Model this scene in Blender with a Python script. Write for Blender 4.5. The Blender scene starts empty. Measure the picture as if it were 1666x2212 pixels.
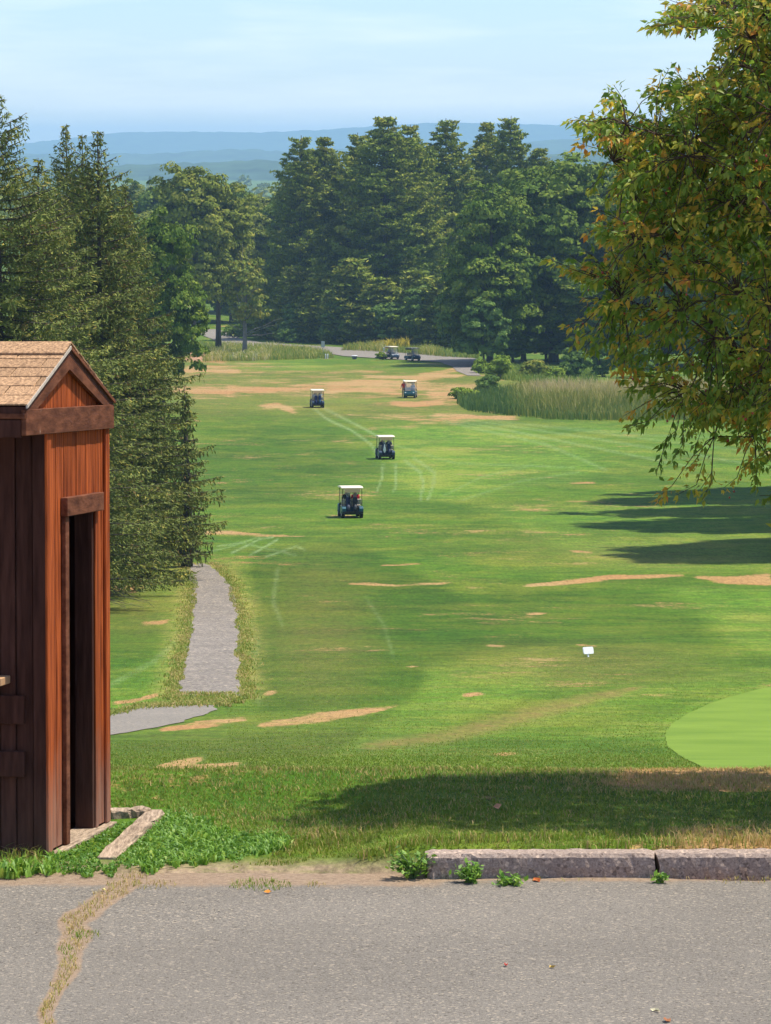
import bpy, bmesh, math, random
import numpy as np
from mathutils import Vector, Matrix, Euler

# ------------------------------------------------------------------ camera, sky, sun, exposure
S = bpy.context.scene
F = 7674.0                    # focal length in photo units (frame 1666 x 2212)
CX, CY, Y0 = 833.0, 1106.0, 320.0
H = 3.52                      # eye height above the hut's ground
PITCH = math.atan((CY - Y0) / F)
cam_d = bpy.data.cameras.new('camera'); cam = bpy.data.objects.new('camera', cam_d)
S.collection.objects.link(cam)
cam_d.sensor_fit = 'VERTICAL'; cam_d.sensor_height = 36.0; cam_d.lens = F / 2212.0 * 36.0
cam_d.clip_start = 0.1; cam_d.clip_end = 40000.0
cam.location = (0, 0, H); cam.rotation_euler = (math.pi / 2 - PITCH, 0, 0)
S.camera = cam
S.render.resolution_x, S.render.resolution_y = 771, 1024

SUN_EL, SUN_AZ = math.radians(65), math.radians(19)      # azimuth from +X towards +Y
SUN = Vector((math.cos(SUN_EL) * math.cos(SUN_AZ), math.cos(SUN_EL) * math.sin(SUN_AZ), math.sin(SUN_EL)))
W = bpy.data.worlds.new('World'); S.world = W; W.use_nodes = True
wn, wl = W.node_tree.nodes, W.node_tree.links
wn.clear()
wo = wn.new('ShaderNodeOutputWorld'); wb = wn.new('ShaderNodeBackground'); sk = wn.new('ShaderNodeTexSky')
sk.sky_type = 'NISHITA'; sk.sun_disc = False; sk.sun_elevation = SUN_EL
sk.sun_rotation = math.pi / 2 - SUN_AZ
sk.altitude = 200; sk.air_density = 1.0; sk.dust_density = 0.1; sk.ozone_density = 3.5
wb.inputs['Strength'].default_value = 0.14
# thin cirrus: a little white over the blue
tc = wn.new('ShaderNodeTexCoord'); mp = wn.new('ShaderNodeMapping'); nz = wn.new('ShaderNodeTexNoise')
mp.inputs['Scale'].default_value = (3.0, 3.0, 26.0); mp.inputs['Rotation'].default_value = (0.06, 0.10, 0.2)
nz.inputs['Scale'].default_value = 2.2; nz.inputs['Detail'].default_value = 6; nz.inputs['Roughness'].default_value = 0.55
rp = wn.new('ShaderNodeValToRGB'); rp.color_ramp.elements[0].position = 0.43; rp.color_ramp.elements[1].position = 0.70
rp.color_ramp.elements[0].color = (0, 0, 0, 1); rp.color_ramp.elements[1].color = (0.62, 0.62, 0.62, 1)
mx = wn.new('ShaderNodeMix'); mx.data_type = 'RGBA'
mx.inputs[7].default_value = (7.0, 7.3, 7.6, 1)
gr = wn.new('ShaderNodeMix'); gr.data_type = 'RGBA'; gr.blend_type = 'MULTIPLY'; gr.inputs[0].default_value = 1; gr.inputs[7].default_value = (.67, .765, .99, 1)
wl.new(tc.outputs['Generated'], mp.inputs['Vector']); wl.new(mp.outputs[0], nz.inputs['Vector'])
wl.new(nz.outputs['Fac'], rp.inputs['Fac']); wl.new(rp.outputs['Color'], mx.inputs[0])
wl.new(sk.outputs[0], gr.inputs[6]); wl.new(gr.outputs[2], mx.inputs[6]); wl.new(mx.outputs[2], wb.inputs['Color']); wl.new(wb.outputs[0], wo.inputs[0])

sun_d = bpy.data.lights.new('sun', 'SUN'); sun_o = bpy.data.objects.new('sun', sun_d); S.collection.objects.link(sun_o)
sun_d.energy = 4.9; sun_d.angle = math.radians(0.5); sun_d.color = (1.0, 0.94, 0.82)
sun_o.rotation_euler = SUN.to_track_quat('Z', 'Y').to_euler(); sun_o.location = (30, 10, 60)

S.view_settings.view_transform = 'Standard'; S.view_settings.look = 'None'
S.view_settings.exposure = 0.38; S.view_settings.gamma = 1.0; S.view_settings.use_curve_mapping = False
S.render.engine = 'CYCLES'
S.cycles.use_denoising = True
S.cycles.max_bounces = 6; S.cycles.diffuse_bounces = 3; S.cycles.transmission_bounces = 4
S.cycles.volume_bounces = 2; S.cycles.transparent_max_bounces = 8
S.cycles.use_adaptive_sampling = True; S.cycles.adaptive_threshold = 0.015

rng = np.random.default_rng(7); random.seed(7)
COL = S.collection

# ------------------------------------------------------------------ pixel rays and terrain profile
ct, st = math.cos(PITCH), math.sin(PITCH)
def P(x, y, d):
    cx, cy = (x - CX) / F, (CY - y) / F
    t = d / (ct + cy * st)
    return Vector((cx * t, d, H + (-st + cy * ct) * t))
def proj(X, D, Z):
    dz = Z - H
    depth = D * ct - dz * st
    return CX + F * X / depth, CY - F * (D * st + dz * ct) / depth

SLOPE = (760 - Y0) / F
def lot_z(d): return -SLOPE * (np.asarray(d, float) - 17.8)
TAB = [(30, 1669), (44, 1624), (60, 1560), (90, 1418), (120, 1325), (150, 1230), (192, 1118), (256, 992), (333, 880), (400, 822),
       (470, 781), (540, 748), (600, 722)]
_kd = [-60, 0, 16.0, 20.0, 22.0, 25.0] + [t[0] for t in TAB] + [1000, 2000, 4000, 15700]
_kz = [float(lot_z(-60)), float(lot_z(0)), float(lot_z(16)), float(lot_z(20.0)) + 0.11, -0.52, -1.12] + [P(CX, y, d).z for d, y in TAB] + [-30.5, -36, -40, -52]
_kd, _kz = np.array(_kd, float), np.array(_kz, float)
def _pchip(xk, yk):
    h = np.diff(xk); dl = np.diff(yk) / h
    m = np.zeros_like(yk); m[0], m[-1] = dl[0], dl[-1]
    for i in range(1, len(xk) - 1):
        if dl[i-1] * dl[i] > 0:
            w1, w2 = 2*h[i] + h[i-1], h[i] + 2*h[i-1]
            m[i] = (w1 + w2) / (w1 / dl[i-1] + w2 / dl[i])
    def f(x):
        x = np.clip(np.asarray(x, float), xk[0], xk[-1])
        i = np.clip(np.searchsorted(xk, x) - 1, 0, len(xk) - 2)
        t = (x - xk[i]) / h[i]
        return ((1+2*t)*(1-t)**2*yk[i] + t*(1-t)**2*h[i]*m[i] + t*t*(3-2*t)*yk[i+1] + t*t*(t-1)*h[i]*m[i+1])
    return f
_prof = _pchip(_kd, _kz)
def sm_(a, b, x):
    t = np.clip((x - a) / (b - a), 0, 1); return t * t * (3 - 2 * t)
def gz(d, X=9.0):
    d = np.asarray(d, float); X = np.asarray(X, float)
    side = sm_(-.35, .2, X); side = side + (1 - side) * sm_(18.9, 20.0, d)      # the lawn stands a kerb's height above the car park only beside the kerb
    near = lot_z(d) + (0.115 * side + .012 * (1 - side)) * np.clip((d - 16.78) / 0.1, 0, 1) - 0.03 * (d < 16.78)
    return np.where(d < 20.0, near, _prof(d))
_D = np.concatenate([np.arange(29.6, 120, 0.1), np.arange(120, 900, 0.5)])
_PY = proj(0, _D, gz(_D))[1]
_PYm = np.minimum.accumulate(_PY)
def d_of_y(y): return np.interp(-np.asarray(y, float), -_PYm, _D)
_Dn = np.arange(8, 20.2, 0.01); _PYn = proj(0, _Dn, lot_z(_Dn))[1]
def dn_of_y(y): return np.interp(-np.asarray(y, float), -_PYn, _Dn)
def G(x, y, up=0.0):
    d = float(d_of_y(y)); p = P(x, y, d); p.z += up; return p
def N(x, y, up=0.0):
    d = float(dn_of_y(y)); p = P(x, y, d); p.z += up; return p
def at(x, d):
    z = float(gz(d)); dep = d * ct - (z - H) * st
    return Vector(((x - CX) / F * dep, d, z))

# ------------------------------------------------------------------ material helpers
def mat(name, base=(0.5, 0.5, 0.5), rough=0.7, spec=0.3, var=0.0, nscale=8.0, bump=0.0, bscale=60.0, dark=None, stretch=None, metal=0.0, rand=0.0):
    m = bpy.data.materials.new(name); m.use_nodes = True
    n, l = m.node_tree.nodes, m.node_tree.links
    b = n['Principled BSDF']
    b.inputs['Roughness'].default_value = rough; b.inputs['Specular IOR Level'].default_value = spec; b.inputs['Metallic'].default_value = metal
    b.inputs['Base Color'].default_value = (*base, 1)
    if var or bump or dark or rand:
        t = n.new('ShaderNodeTexCoord'); mp = n.new('ShaderNodeMapping'); l.new(t.outputs['Object'], mp.inputs[0])
        if stretch: mp.inputs['Scale'].default_value = stretch
        x = n.new('ShaderNodeTexNoise'); x.inputs['Scale'].default_value = nscale; x.inputs['Detail'].default_value = 6
        l.new(mp.outputs[0], x.inputs[0])
        r = n.new('ShaderNodeValToRGB')
        d = dark or tuple(c * (1 - var) for c in base); u = tuple(min(1, c * (1 + var)) for c in base)
        r.color_ramp.elements[0].position = 0.3; r.color_ramp.elements[1].position = 0.7
        r.color_ramp.elements[0].color = (*d, 1); r.color_ramp.elements[1].color = (*u, 1)
        l.new(x.outputs['Fac'], r.inputs[0])
        out = r.outputs[0]
        if rand:
            oi = n.new('ShaderNodeObjectInfo'); hs = n.new('ShaderNodeHueSaturation')
            mr = n.new('ShaderNodeMapRange'); mr.inputs['To Min'].default_value = 1 - rand; mr.inputs['To Max'].default_value = 1 + rand
            l.new(oi.outputs['Random'], mr.inputs[0]); l.new(mr.outputs[0], hs.inputs['Value']); l.new(out, hs.inputs['Color']); out = hs.outputs[0]
        l.new(out, b.inputs['Base Color'])
        if bump:
            y = n.new('ShaderNodeTexNoise'); y.inputs['Scale'].default_value = bscale; y.inputs['Detail'].default_value = 4
            l.new(mp.outputs[0], y.inputs[0])
            bp = n.new('ShaderNodeBump'); bp.inputs['Strength'].default_value = bump; bp.inputs['Distance'].default_value = 0.01
            l.new(y.outputs['Fac'], bp.inputs['Height']); l.new(bp.outputs[0], b.inputs['Normal'])
    return m

def leafmat(name, cols, trans=0.16, rough=0.7, spec=0.05):
    """foliage: the face attribute 'tint' (0..1) picks a colour from the ramp"""
    m = bpy.data.materials.new(name); m.use_nodes = True
    n, l = m.node_tree.nodes, m.node_tree.links
    b = n['Principled BSDF']; o = n['Material Output']
    a = n.new('ShaderNodeAttribute'); a.attribute_name = 'tint'
    r = n.new('ShaderNodeValToRGB'); e = r.color_ramp.elements
    for i, c in enumerate(cols):
        p = i / (len(cols) - 1)
        if i == 0: e[0].position = 0; e[0].color = (*c, 1)
        elif i == len(cols) - 1: e[len(e)-1].position = 1; e[len(e)-1].color = (*c, 1)
        else:
            q = e.new(p); q.color = (*c, 1)
    l.new(a.outputs['Fac'], r.inputs[0]); l.new(r.outputs[0], b.inputs['Base Color'])
    b.inputs['Roughness'].default_value = rough; b.inputs['Specular IOR Level'].default_value = spec
    if trans > 0:
        t = n.new('ShaderNodeBsdfTranslucent'); x = n.new('ShaderNodeMixShader'); x.inputs[0].default_value = trans
        l.new(r.outputs[0], t.inputs[0]); l.new(b.outputs[0], x.inputs[1]); l.new(t.outputs[0], x.inputs[2]); l.new(x.outputs[0], o.inputs['Surface'])
    return m

# ------------------------------------------------------------------ object helpers
def tag(o, label=None, cat=None, group=None, kind=None):
    if label: o['label'] = label
    if cat: o['category'] = cat
    if group: o['group'] = group
    if kind: o['kind'] = kind
    return o
def empty(name, loc, label=None, cat=None, group=None, rot=(0, 0, 0)):
    o = bpy.data.objects.new(name, None); COL.objects.link(o); o.location = loc; o.rotation_euler = rot
    o.empty_display_size = 0.2
    return tag(o, label, cat, group)
def np_mesh(name, V, faces, mats, tint=None, midx=None, smooth=False):
    """faces: (n,3) or (n,4) int array"""
    V = np.ascontiguousarray(V, dtype=np.float32); faces = np.ascontiguousarray(faces, dtype=np.int32)
    me = bpy.data.meshes.new(name); k = faces.shape[1]; n = len(faces)
    me.vertices.add(len(V)); me.vertices.foreach_set('co', V.ravel())
    me.loops.add(n * k); me.loops.foreach_set('vertex_index', faces.ravel())
    me.polygons.add(n); me.polygons.foreach_set('loop_start', np.arange(0, n * k, k, dtype=np.int32))
    me.polygons.foreach_set('loop_total', np.full(n, k, dtype=np.int32))
    if smooth: me.polygons.foreach_set('use_smooth', np.ones(n, dtype=bool))
    if midx is not None: me.polygons.foreach_set('material_index', np.asarray(midx, dtype=np.int32))
    for m in (mats if isinstance(mats, (list, tuple)) else [mats]): me.materials.append(m)
    me.update(calc_edges=True)
    if tint is not None:
        a = me.attributes.new('tint', 'FLOAT', 'FACE'); a.data.foreach_set('value', np.asarray(tint, dtype=np.float32))
    me.validate()
    return me
def link(name, me, parent=None, **kw):
    o = bpy.data.objects.new(name, me); COL.objects.link(o)
    if parent: o.parent = parent
    return tag(o, **kw)

class MB:
    """collects simple solids, builds one mesh"""
    def __init__(s): s.v = []; s.f = []; s.mi = []; s.cur = 0
    def add(s, v, f):
        b = len(s.v); s.v += [tuple(p) for p in v]; s.f += [tuple(i + b for i in q) for q in f]; s.mi += [s.cur] * len(f); return s
    def box(s, x0, x1, y0, y1, z0, z1):
        v = [(x0,y0,z0),(x1,y0,z0),(x1,y1,z0),(x0,y1,z0),(x0,y0,z1),(x1,y0,z1),(x1,y1,z1),(x0,y1,z1)]
        return s.add(v, [(0,3,2,1),(4,5,6,7),(0,1,5,4),(1,2,6,5),(2,3,7,6),(3,0,4,7)])
    def prism_x(s, poly, x0, x1):           # poly of (y,z), extruded along x
        n = len(poly); v = [(x0,)+tuple(p) for p in poly] + [(x1,)+tuple(p) for p in poly]
        f = [tuple(range(n))[::-1], tuple(range(n, 2*n))] + [(i, (i+1) % n, (i+1) % n + n, i + n) for i in range(n)]
        return s.add(v, f)
    def tube(s, pts, r, k=8, cap=True):
        pts = [Vector(p) for p in pts]; rs = r if isinstance(r, (list, tuple)) else [r] * len(pts)
        b = []; fs = []; up = Vector((0.13, 0.21, 0.97))
        for i, p in enumerate(pts):
            t = (pts[min(i+1, len(pts)-1)] - pts[max(i-1, 0)])
            t = t.normalized() if t.length > 1e-9 else Vector((0, 0, 1))
            u = up if abs(t.dot(up)) < 0.95 else Vector((1, 0, 0))
            a = t.cross(u).normalized(); c = t.cross(a).normalized()
            for j in range(k):
                an = 2 * math.pi * j / k
                b.append(p + (a * math.cos(an) + c * math.sin(an)) * rs[i])
        for i in range(len(pts) - 1):
            for j in range(k):
                fs.append((i*k+j, i*k+(j+1) % k, (i+1)*k+(j+1) % k, (i+1)*k+j))
        if cap: fs.append(tuple(range(k))[::-1]); fs.append(tuple(range((len(pts)-1)*k, len(pts)*k)))
        return s.add(b, fs)
    def ball(s, c, r, k=8, m=6):
        c = Vector(c); r = r if isinstance(r, (tuple, list)) else (r, r, r)
        v = [c + Vector((0, 0, -r[2]))]; f = []
        for i in range(1, m):
            ph = -math.pi/2 + math.pi*i/m
            for j in range(k):
                th = 2*math.pi*j/k
                v.append(c + Vector((r[0]*math.cos(ph)*math.cos(th), r[1]*math.cos(ph)*math.sin(th), r[2]*math.sin(ph))))
        v.append(c + Vector((0, 0, r[2])))
        for j in range(k): f.append((0, 1+(j+1) % k, 1+j)); f.append((len(v)-1, 1+(m-2)*k+j, 1+(m-2)*k+(j+1) % k))
        for i in range(m-2):
            for j in range(k): f.append((1+i*k+j, 1+i*k+(j+1) % k, 1+(i+1)*k+(j+1) % k, 1+(i+1)*k+j))
        return s.add(v, f)
    def build(s, name, mats, parent=None, smooth=False, bevel=0.0, **kw):
        me = bpy.data.meshes.new(name); me.from_pydata(s.v, [], s.f)
        for m in (mats if isinstance(mats, (list, tuple)) else [mats]): me.materials.append(m)
        me.polygons.foreach_set('material_index', s.mi)
        if bevel:
            bm = bmesh.new(); bm.from_mesh(me)
            bmesh.ops.bevel(bm, geom=list(bm.edges), offset=bevel, segments=1, affect='EDGES', profile=0.5)
            bm.to_mesh(me); bm.free()
        if smooth: me.polygons.foreach_set('use_smooth', [True] * len(me.polygons))
        me.update()
        return link(name, me, parent, **kw)
def kids(o): return [c for c in bpy.data.objects if c.parent == o]
def copy_tree(o, loc=None, rz=None, sc=None, parent=None):
    ch = list(o.children)
    c = o.copy(); COL.objects.link(c)
    if parent: c.parent = parent
    if loc is not None: c.location = loc
    if rz is not None: c.rotation_euler = (c.rotation_euler[0], c.rotation_euler[1], rz)
    if sc is not None: c.scale = sc if isinstance(sc, tuple) else (sc, sc, sc)
    for k in ch: copy_tree(k, parent=c)
    return c
def fbm1(x, seed=0, octs=4, f=1.0):
    r = np.random.default_rng(seed); x = np.asarray(x, float); y = 0; a = 1.0
    for o in range(octs):
        t = r.uniform(-1, 1, 4096); u = (x * f) % 4095; i = u.astype(int); w = u - i; w = w*w*(3-2*w)
        y = y + a * (t[i] * (1-w) + t[i+1] * w); a *= 0.5; f *= 2.03
    return y

# ------------------------------------------------------------------ the ground: turf sheet from the car park to the horizon
ys = np.arange(1668, 716, -2.6)
drows = np.concatenate([np.arange(-30, 12, 3.0), np.arange(12, 16.6, 0.4), np.arange(16.6, 20.01, 0.06), np.arange(20.1, 25, 0.25), np.arange(25, 30, 0.5),
                        d_of_y(ys), np.geomspace(625, 15650, 52)])
drows = np.unique(np.round(drows, 4))
ki = np.linspace(-0.119, 0.119, 370); ko = 0.119 + np.linspace(0.02, 1, 22) ** 1.7 * 0.38
kk = np.concatenate([-ko[::-1], ki, ko])
DD, KK = np.meshgrid(drows, kk, indexing='ij')
XX = KK * np.maximum(DD, 32.0)
def shade_rise(X, d):          # unseen rise added right of the fairway so its trees' shade reaches further
    return 18.0 * sm_(0, 15, X - .118 * d - .5) * sm_(125, 155, d) * (1 - sm_(235, 275, d))
ZZ = gz(DD, XX) + shade_rise(XX, DD)
r2 = np.random.default_rng(3)
far = DD > 640
ZZ = ZZ + np.where(far, 1.2 * np.sin(XX / 90 + DD / 210), 0)
PXg, PYg = proj(XX, np.maximum(DD, 5), ZZ)

def sm(a, b, x):
    t = np.clip((x - a) / (b - a), 0, 1); return t * t * (3 - 2 * t)
def ell(x, y, rx, ry, soft=0.5, rot=0.0):
    c, s = math.cos(rot), math.sin(rot); dx, dy = PXg - x, PYg - y
    u, v = (dx*c + dy*s) / rx, (-dx*s + dy*c) / ry
    return 1 - sm(1 - soft, 1 + soft, np.sqrt(u*u + v*v))
def streak(pts, h, soft=0.6, taper=30):
    """thin, nearly level band along a polyline given left to right; h = half thickness (number or list)"""
    xs = [p[0] for p in pts]; yy = np.interp(PXg, xs, [p[1] for p in pts])
    hh = np.interp(PXg, xs, h if isinstance(h, (list, tuple)) else [h] * len(pts))
    e = sm(xs[0] - taper, xs[0] + taper, PXg) * (1 - sm(xs[-1] - taper, xs[-1] + taper, PXg))
    return (1 - sm(1 - soft, 1 + soft, np.abs(PYg - yy) / hh)) * e
def line(pts, w, soft=0.7):
    """stroke of half width w pixels along any polyline"""
    best = np.full(PXg.shape, 1e9)
    for (x0, y0), (x1, y1) in zip(pts[:-1], pts[1:]):
        dx, dy = x1 - x0, y1 - y0; t = np.clip(((PXg-x0)*dx + (PYg-y0)*dy) / (dx*dx+dy*dy), 0, 1)
        best = np.minimum(best, np.hypot(PXg - x0 - t*dx, PYg - y0 - t*dy))
    return 1 - sm(w * (1 - soft), w * (1 + soft), best)
def inpoly(pts, x=None, y=None):
    x = PXg if x is None else x; y = PYg if y is None else y
    r = np.zeros(np.shape(x), bool); n = len(pts)
    for i in range(n):
        (x0, y0), (x1, y1) = pts[i], pts[(i+1) % n]
        if y0 == y1: continue
        r ^= ((y0 > y) != (y1 > y)) & (x < (x1-x0)*(y-y0)/(y1-y0) + x0)
    return r
def softpoly(pts, n=3):
    n = n * 7
    m = inpoly(pts).astype(float)
    for _ in range(n):
        m = (m + np.roll(m, 1, 0) + np.roll(m, -1, 0) + np.roll(m, 1, 1) + np.roll(m, -1, 1)) / 5
    return m
bey = (DD > 29) & (DD < 720)
dry = np.zeros(DD.shape); light = np.zeros(DD.shape); track = np.zeros(DD.shape); yel = np.zeros(DD.shape); deep = np.zeros(DD.shape)
def mxm(a, b): return np.maximum(a, b)
for args in [([(380, 772), (450, 775), (490, 780)], 9), ([(390, 800), (440, 796), (520, 802)], 8), ([(370, 842), (450, 840), (510, 852)], 9),
             ([(480, 838), (580, 842), (700, 832), (860, 838)], 6), ([(640, 832), (800, 828), (1040, 838)], [4, 11, 9]),
             ([(700, 845), (800, 843), (870, 850)], 5), ([(900, 812), (980, 800), (1030, 796)], 5), ([(780, 812), (900, 818), (1000, 812)], 5),
             ([(560, 880), (600, 876), (640, 888)], 7), ([(920, 850), (1000, 852), (1060, 845)], 8), ([(930, 896), (1020, 899), (1120, 903)], 4),
             ([(840, 870), (900, 874), (960, 868)], 6), ([(370, 1153), (480, 1151), (560, 1156), (660, 1159)], [3, 5, 4, 1.5]),
             ([(745, 1260), (850, 1264), (970, 1260)], [2, 4, 3]), ([(1000, 1269), (1055, 1270)], 2), ([(820, 1222), (910, 1218)], 1.5),
             ([(1130, 1266), (1230, 1258), (1320, 1247), (1480, 1242)], [3, 6, 5, 3]), ([(1500, 1246), (1570, 1252), (1670, 1250)], [3, 9, 14]),
             ([(1240, 1393), (1300, 1398)], 3), ([(1050, 1394), (1100, 1396)], 2.5), ([(1000, 1503), (1040, 1498)], 4), ([(1140, 1327), (1180, 1325)], 2),
             ([(552, 1568), (680, 1552), (790, 1536), (872, 1522)], [6, 14, 9, 3]), ([(340, 1578), (440, 1564), (540, 1552)], [4, 10, 6]),
             ([(290, 1674), (380, 1652), (440, 1640)], [4, 12, 5]), ([(330, 1668), (440, 1657), (525, 1648)], [5, 8, 3]),
             ([(240, 1268), (290, 1266), (340, 1250)], [10, 14, 6]), ([(300, 1348), (340, 1346), (365, 1342)], 5), ([(240, 1520), (300, 1512), (345, 1500)], 5),
             ([(880, 1440), (905, 1440)], 2), ([(1230, 1190), (1280, 1193)], 2), ([(570, 1500), (600, 1494)], 5), ([(700, 1113), (760, 1114)], 1.5),
             ([(1230, 1044), (1290, 1042)], 2), ([(1075, 1630), (1105, 1628)], 3), ([(400, 905), (440, 912)], 3)]:
    dry = mxm(dry, streak(*args, taper=18))
dry = dry * np.where(PYg > 1480, 1.4, np.where(PYg > 1140, 1.12, 1.0))
brown = 1.0 * streak([(780, 1614), (960, 1592), (1130, 1548), (1260, 1512), (1390, 1484)], [9, 15, 17, 12, 3], 0.9)
brown = mxm(brown, .55 * ell(800, 850, 520, 52)); brown = mxm(brown, .6 * ell(470, 830, 150, 70)); brown = mxm(brown, .45 * ell(680, 1380, 110, 150, .8)); brown = mxm(brown, .5 * ell(1250, 1440, 240, 45, .8)); brown = mxm(brown, .4 * ell(1400, 1195, 300, 35, .8)); brown = mxm(brown, .5 * ell(300, 1300, 90, 70, .8)); brown = mxm(brown, .35 * ell(560, 1600, 300, 60, .8))
# mowing passes that follow the shoulder of the green and cross the far fairway
shoulder = [(700, 1645), (960, 1592), (1130, 1545), (1260, 1508), (1390, 1480), (1666, 1432), (1900, 1400)]
sy = np.interp(PXg, [p[0] for p in shoulder], [p[1] for p in shoulder]); rel = (PYg - sy) / 38.0
mound = sm(-.05, .12, rel) * sm(640, 800, PXg)
mow = mound * (.55 + .45 * np.sin(rel * math.pi)) * .8
dry = mxm(dry, 0.40 * ell(800, 842, 420, 45)); dry = mxm(dry, 0.42 * ell(470, 830, 120, 60)); dry = mxm(dry, 0.34 * ell(900, 880, 260, 34))

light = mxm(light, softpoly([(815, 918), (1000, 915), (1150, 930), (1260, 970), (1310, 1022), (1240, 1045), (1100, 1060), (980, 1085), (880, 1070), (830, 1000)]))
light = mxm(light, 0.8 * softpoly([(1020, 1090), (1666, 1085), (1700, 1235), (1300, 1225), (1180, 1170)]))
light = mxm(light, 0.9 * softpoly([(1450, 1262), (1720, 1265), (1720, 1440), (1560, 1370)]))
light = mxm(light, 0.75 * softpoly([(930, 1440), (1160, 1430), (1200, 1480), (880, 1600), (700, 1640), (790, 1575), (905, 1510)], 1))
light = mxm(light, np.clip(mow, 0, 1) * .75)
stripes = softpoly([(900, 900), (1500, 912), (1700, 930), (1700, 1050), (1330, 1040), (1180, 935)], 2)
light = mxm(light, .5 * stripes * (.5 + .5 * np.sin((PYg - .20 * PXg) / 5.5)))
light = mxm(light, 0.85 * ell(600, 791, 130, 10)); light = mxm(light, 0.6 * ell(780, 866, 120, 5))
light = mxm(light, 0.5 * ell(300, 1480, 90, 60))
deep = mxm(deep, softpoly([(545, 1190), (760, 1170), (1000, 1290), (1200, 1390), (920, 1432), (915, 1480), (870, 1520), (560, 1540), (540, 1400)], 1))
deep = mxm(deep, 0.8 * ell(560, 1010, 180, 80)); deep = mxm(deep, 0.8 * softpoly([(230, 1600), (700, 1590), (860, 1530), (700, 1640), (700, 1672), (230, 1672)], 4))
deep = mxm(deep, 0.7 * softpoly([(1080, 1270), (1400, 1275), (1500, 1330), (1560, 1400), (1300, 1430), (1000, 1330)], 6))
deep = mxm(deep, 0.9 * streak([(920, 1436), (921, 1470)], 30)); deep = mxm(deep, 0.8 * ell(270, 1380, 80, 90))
for pts, w, a in [([(678, 882), (706, 905), (760, 930), (800, 958), (818, 985)], 3, 1), ([(697, 880), (735, 900), (790, 928), (830, 950)], 3, 1),
               ([(828, 1002), (826, 1030), (815, 1060)], 3.5, .8), ([(853, 1000), (856, 1030), (852, 1062)], 3.5, .8), ([(875, 995), (908, 1020), (915, 1045), (908, 1080)], 4, .8),
               ([(895, 990), (938, 1020), (936, 1050), (925, 1078)], 4, .7), ([(500, 1195), (560, 1165), (590, 1160)], 3, .9), ([(540, 1200), (575, 1180), (600, 1165)], 3, .9),
               ([(575, 1203), (640, 1180), (660, 1188)], 3, .8), ([(470, 1180), (520, 1172), (640, 1200)], 2.5, .7), ([(440, 1195), (500, 1180), (560, 1160)], 2.5, .6),
               ([(930, 898), (1150, 940), (1500, 1010)], 3.5, .55), ([(1000, 905), (1300, 950), (1666, 1010)], 3.5, .5), ([(1060, 908), (1250, 930), (1666, 980)], 3, .4),
               ([(1120, 915), (1400, 940), (1666, 950)], 3, .4), ([(960, 910), (1180, 960), (1310, 1015)], 4, .5), ([(850, 960), (980, 1000), (1240, 1010)], 3, .35),
               ([(600, 1230), (590, 1300), (610, 1350)], 6, .4), ([(790, 1290), (830, 1350), (850, 1420)], 5, .3), ([(560, 1380), (545, 1450), (560, 1520)], 6, .3),
               ([(1000, 1080), (1120, 1040), (1250, 1020)], 3, .35), ([(960, 1070), (1040, 1030), (1150, 1005)], 3, .35), ([(240, 1480), (330, 1430), (390, 1380)], 8, .35)]:
    track = mxm(track, .9 * a * line(pts, .7 * w))
pathL = [(1218, 405), (1240, 412), (1275, 420), (1330, 415), (1390, 405), (1440, 396), (1505, 376)]
pathR = [(1218, 452), (1240, 478), (1275, 503), (1330, 515), (1390, 517), (1440, 520), (1505, 524)]
pxl = np.interp(PYg, [p[0] for p in pathL], [p[1] for p in pathL]); pxr = np.interp(PYg, [p[0] for p in pathR], [p[1] for p in pathR])
inY = sm(1205, 1225, PYg) * (1 - sm(1500, 1525, PYg))
yel = mxm(yel, inY * (1 - sm(10, 75, np.maximum(pxl - PXg, PXg - pxr))))
yel = mxm(yel, 0.6 * ell(470, 1222, 60, 14))
gpoly = [(1690, 1480), (1635, 1490), (1580, 1505), (1535, 1520), (1490, 1540), (1450, 1565), (1436, 1590), (1444, 1615), (1480, 1640), (1520, 1660), (1552, 1672)]
light = mxm(light, .9 * line(gpoly, 16, .35))
for a in (dry, light, track, yel, deep, brown): a[~bey] = 0
vg = (DD >= 16.5) & (DD < 22)           # the verge beside the car park
dryv = 0.75 * sm(1270, 1420, PXg) * (1 - sm(1700, 1725, PYg)) + 0.22 * (1 - sm(1690, 1712, PYg)) * sm(1000, 1300, PXg) + 0.45 * sm(1765, 1800, PYg) * sm(1350, 1500, PXg)
dry = np.where(vg, np.clip(dryv, 0, 1), dry)
dirtv = sm(1846, 1880, PYg) * (PXg < 915)
nR, nC = DD.shape
gi = np.arange(nR * nC).reshape(nR, nC)
gf = np.stack([gi[:-1, :-1], gi[:-1, 1:], gi[1:, 1:], gi[1:, :-1]], -1).reshape(-1, 4)

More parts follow.
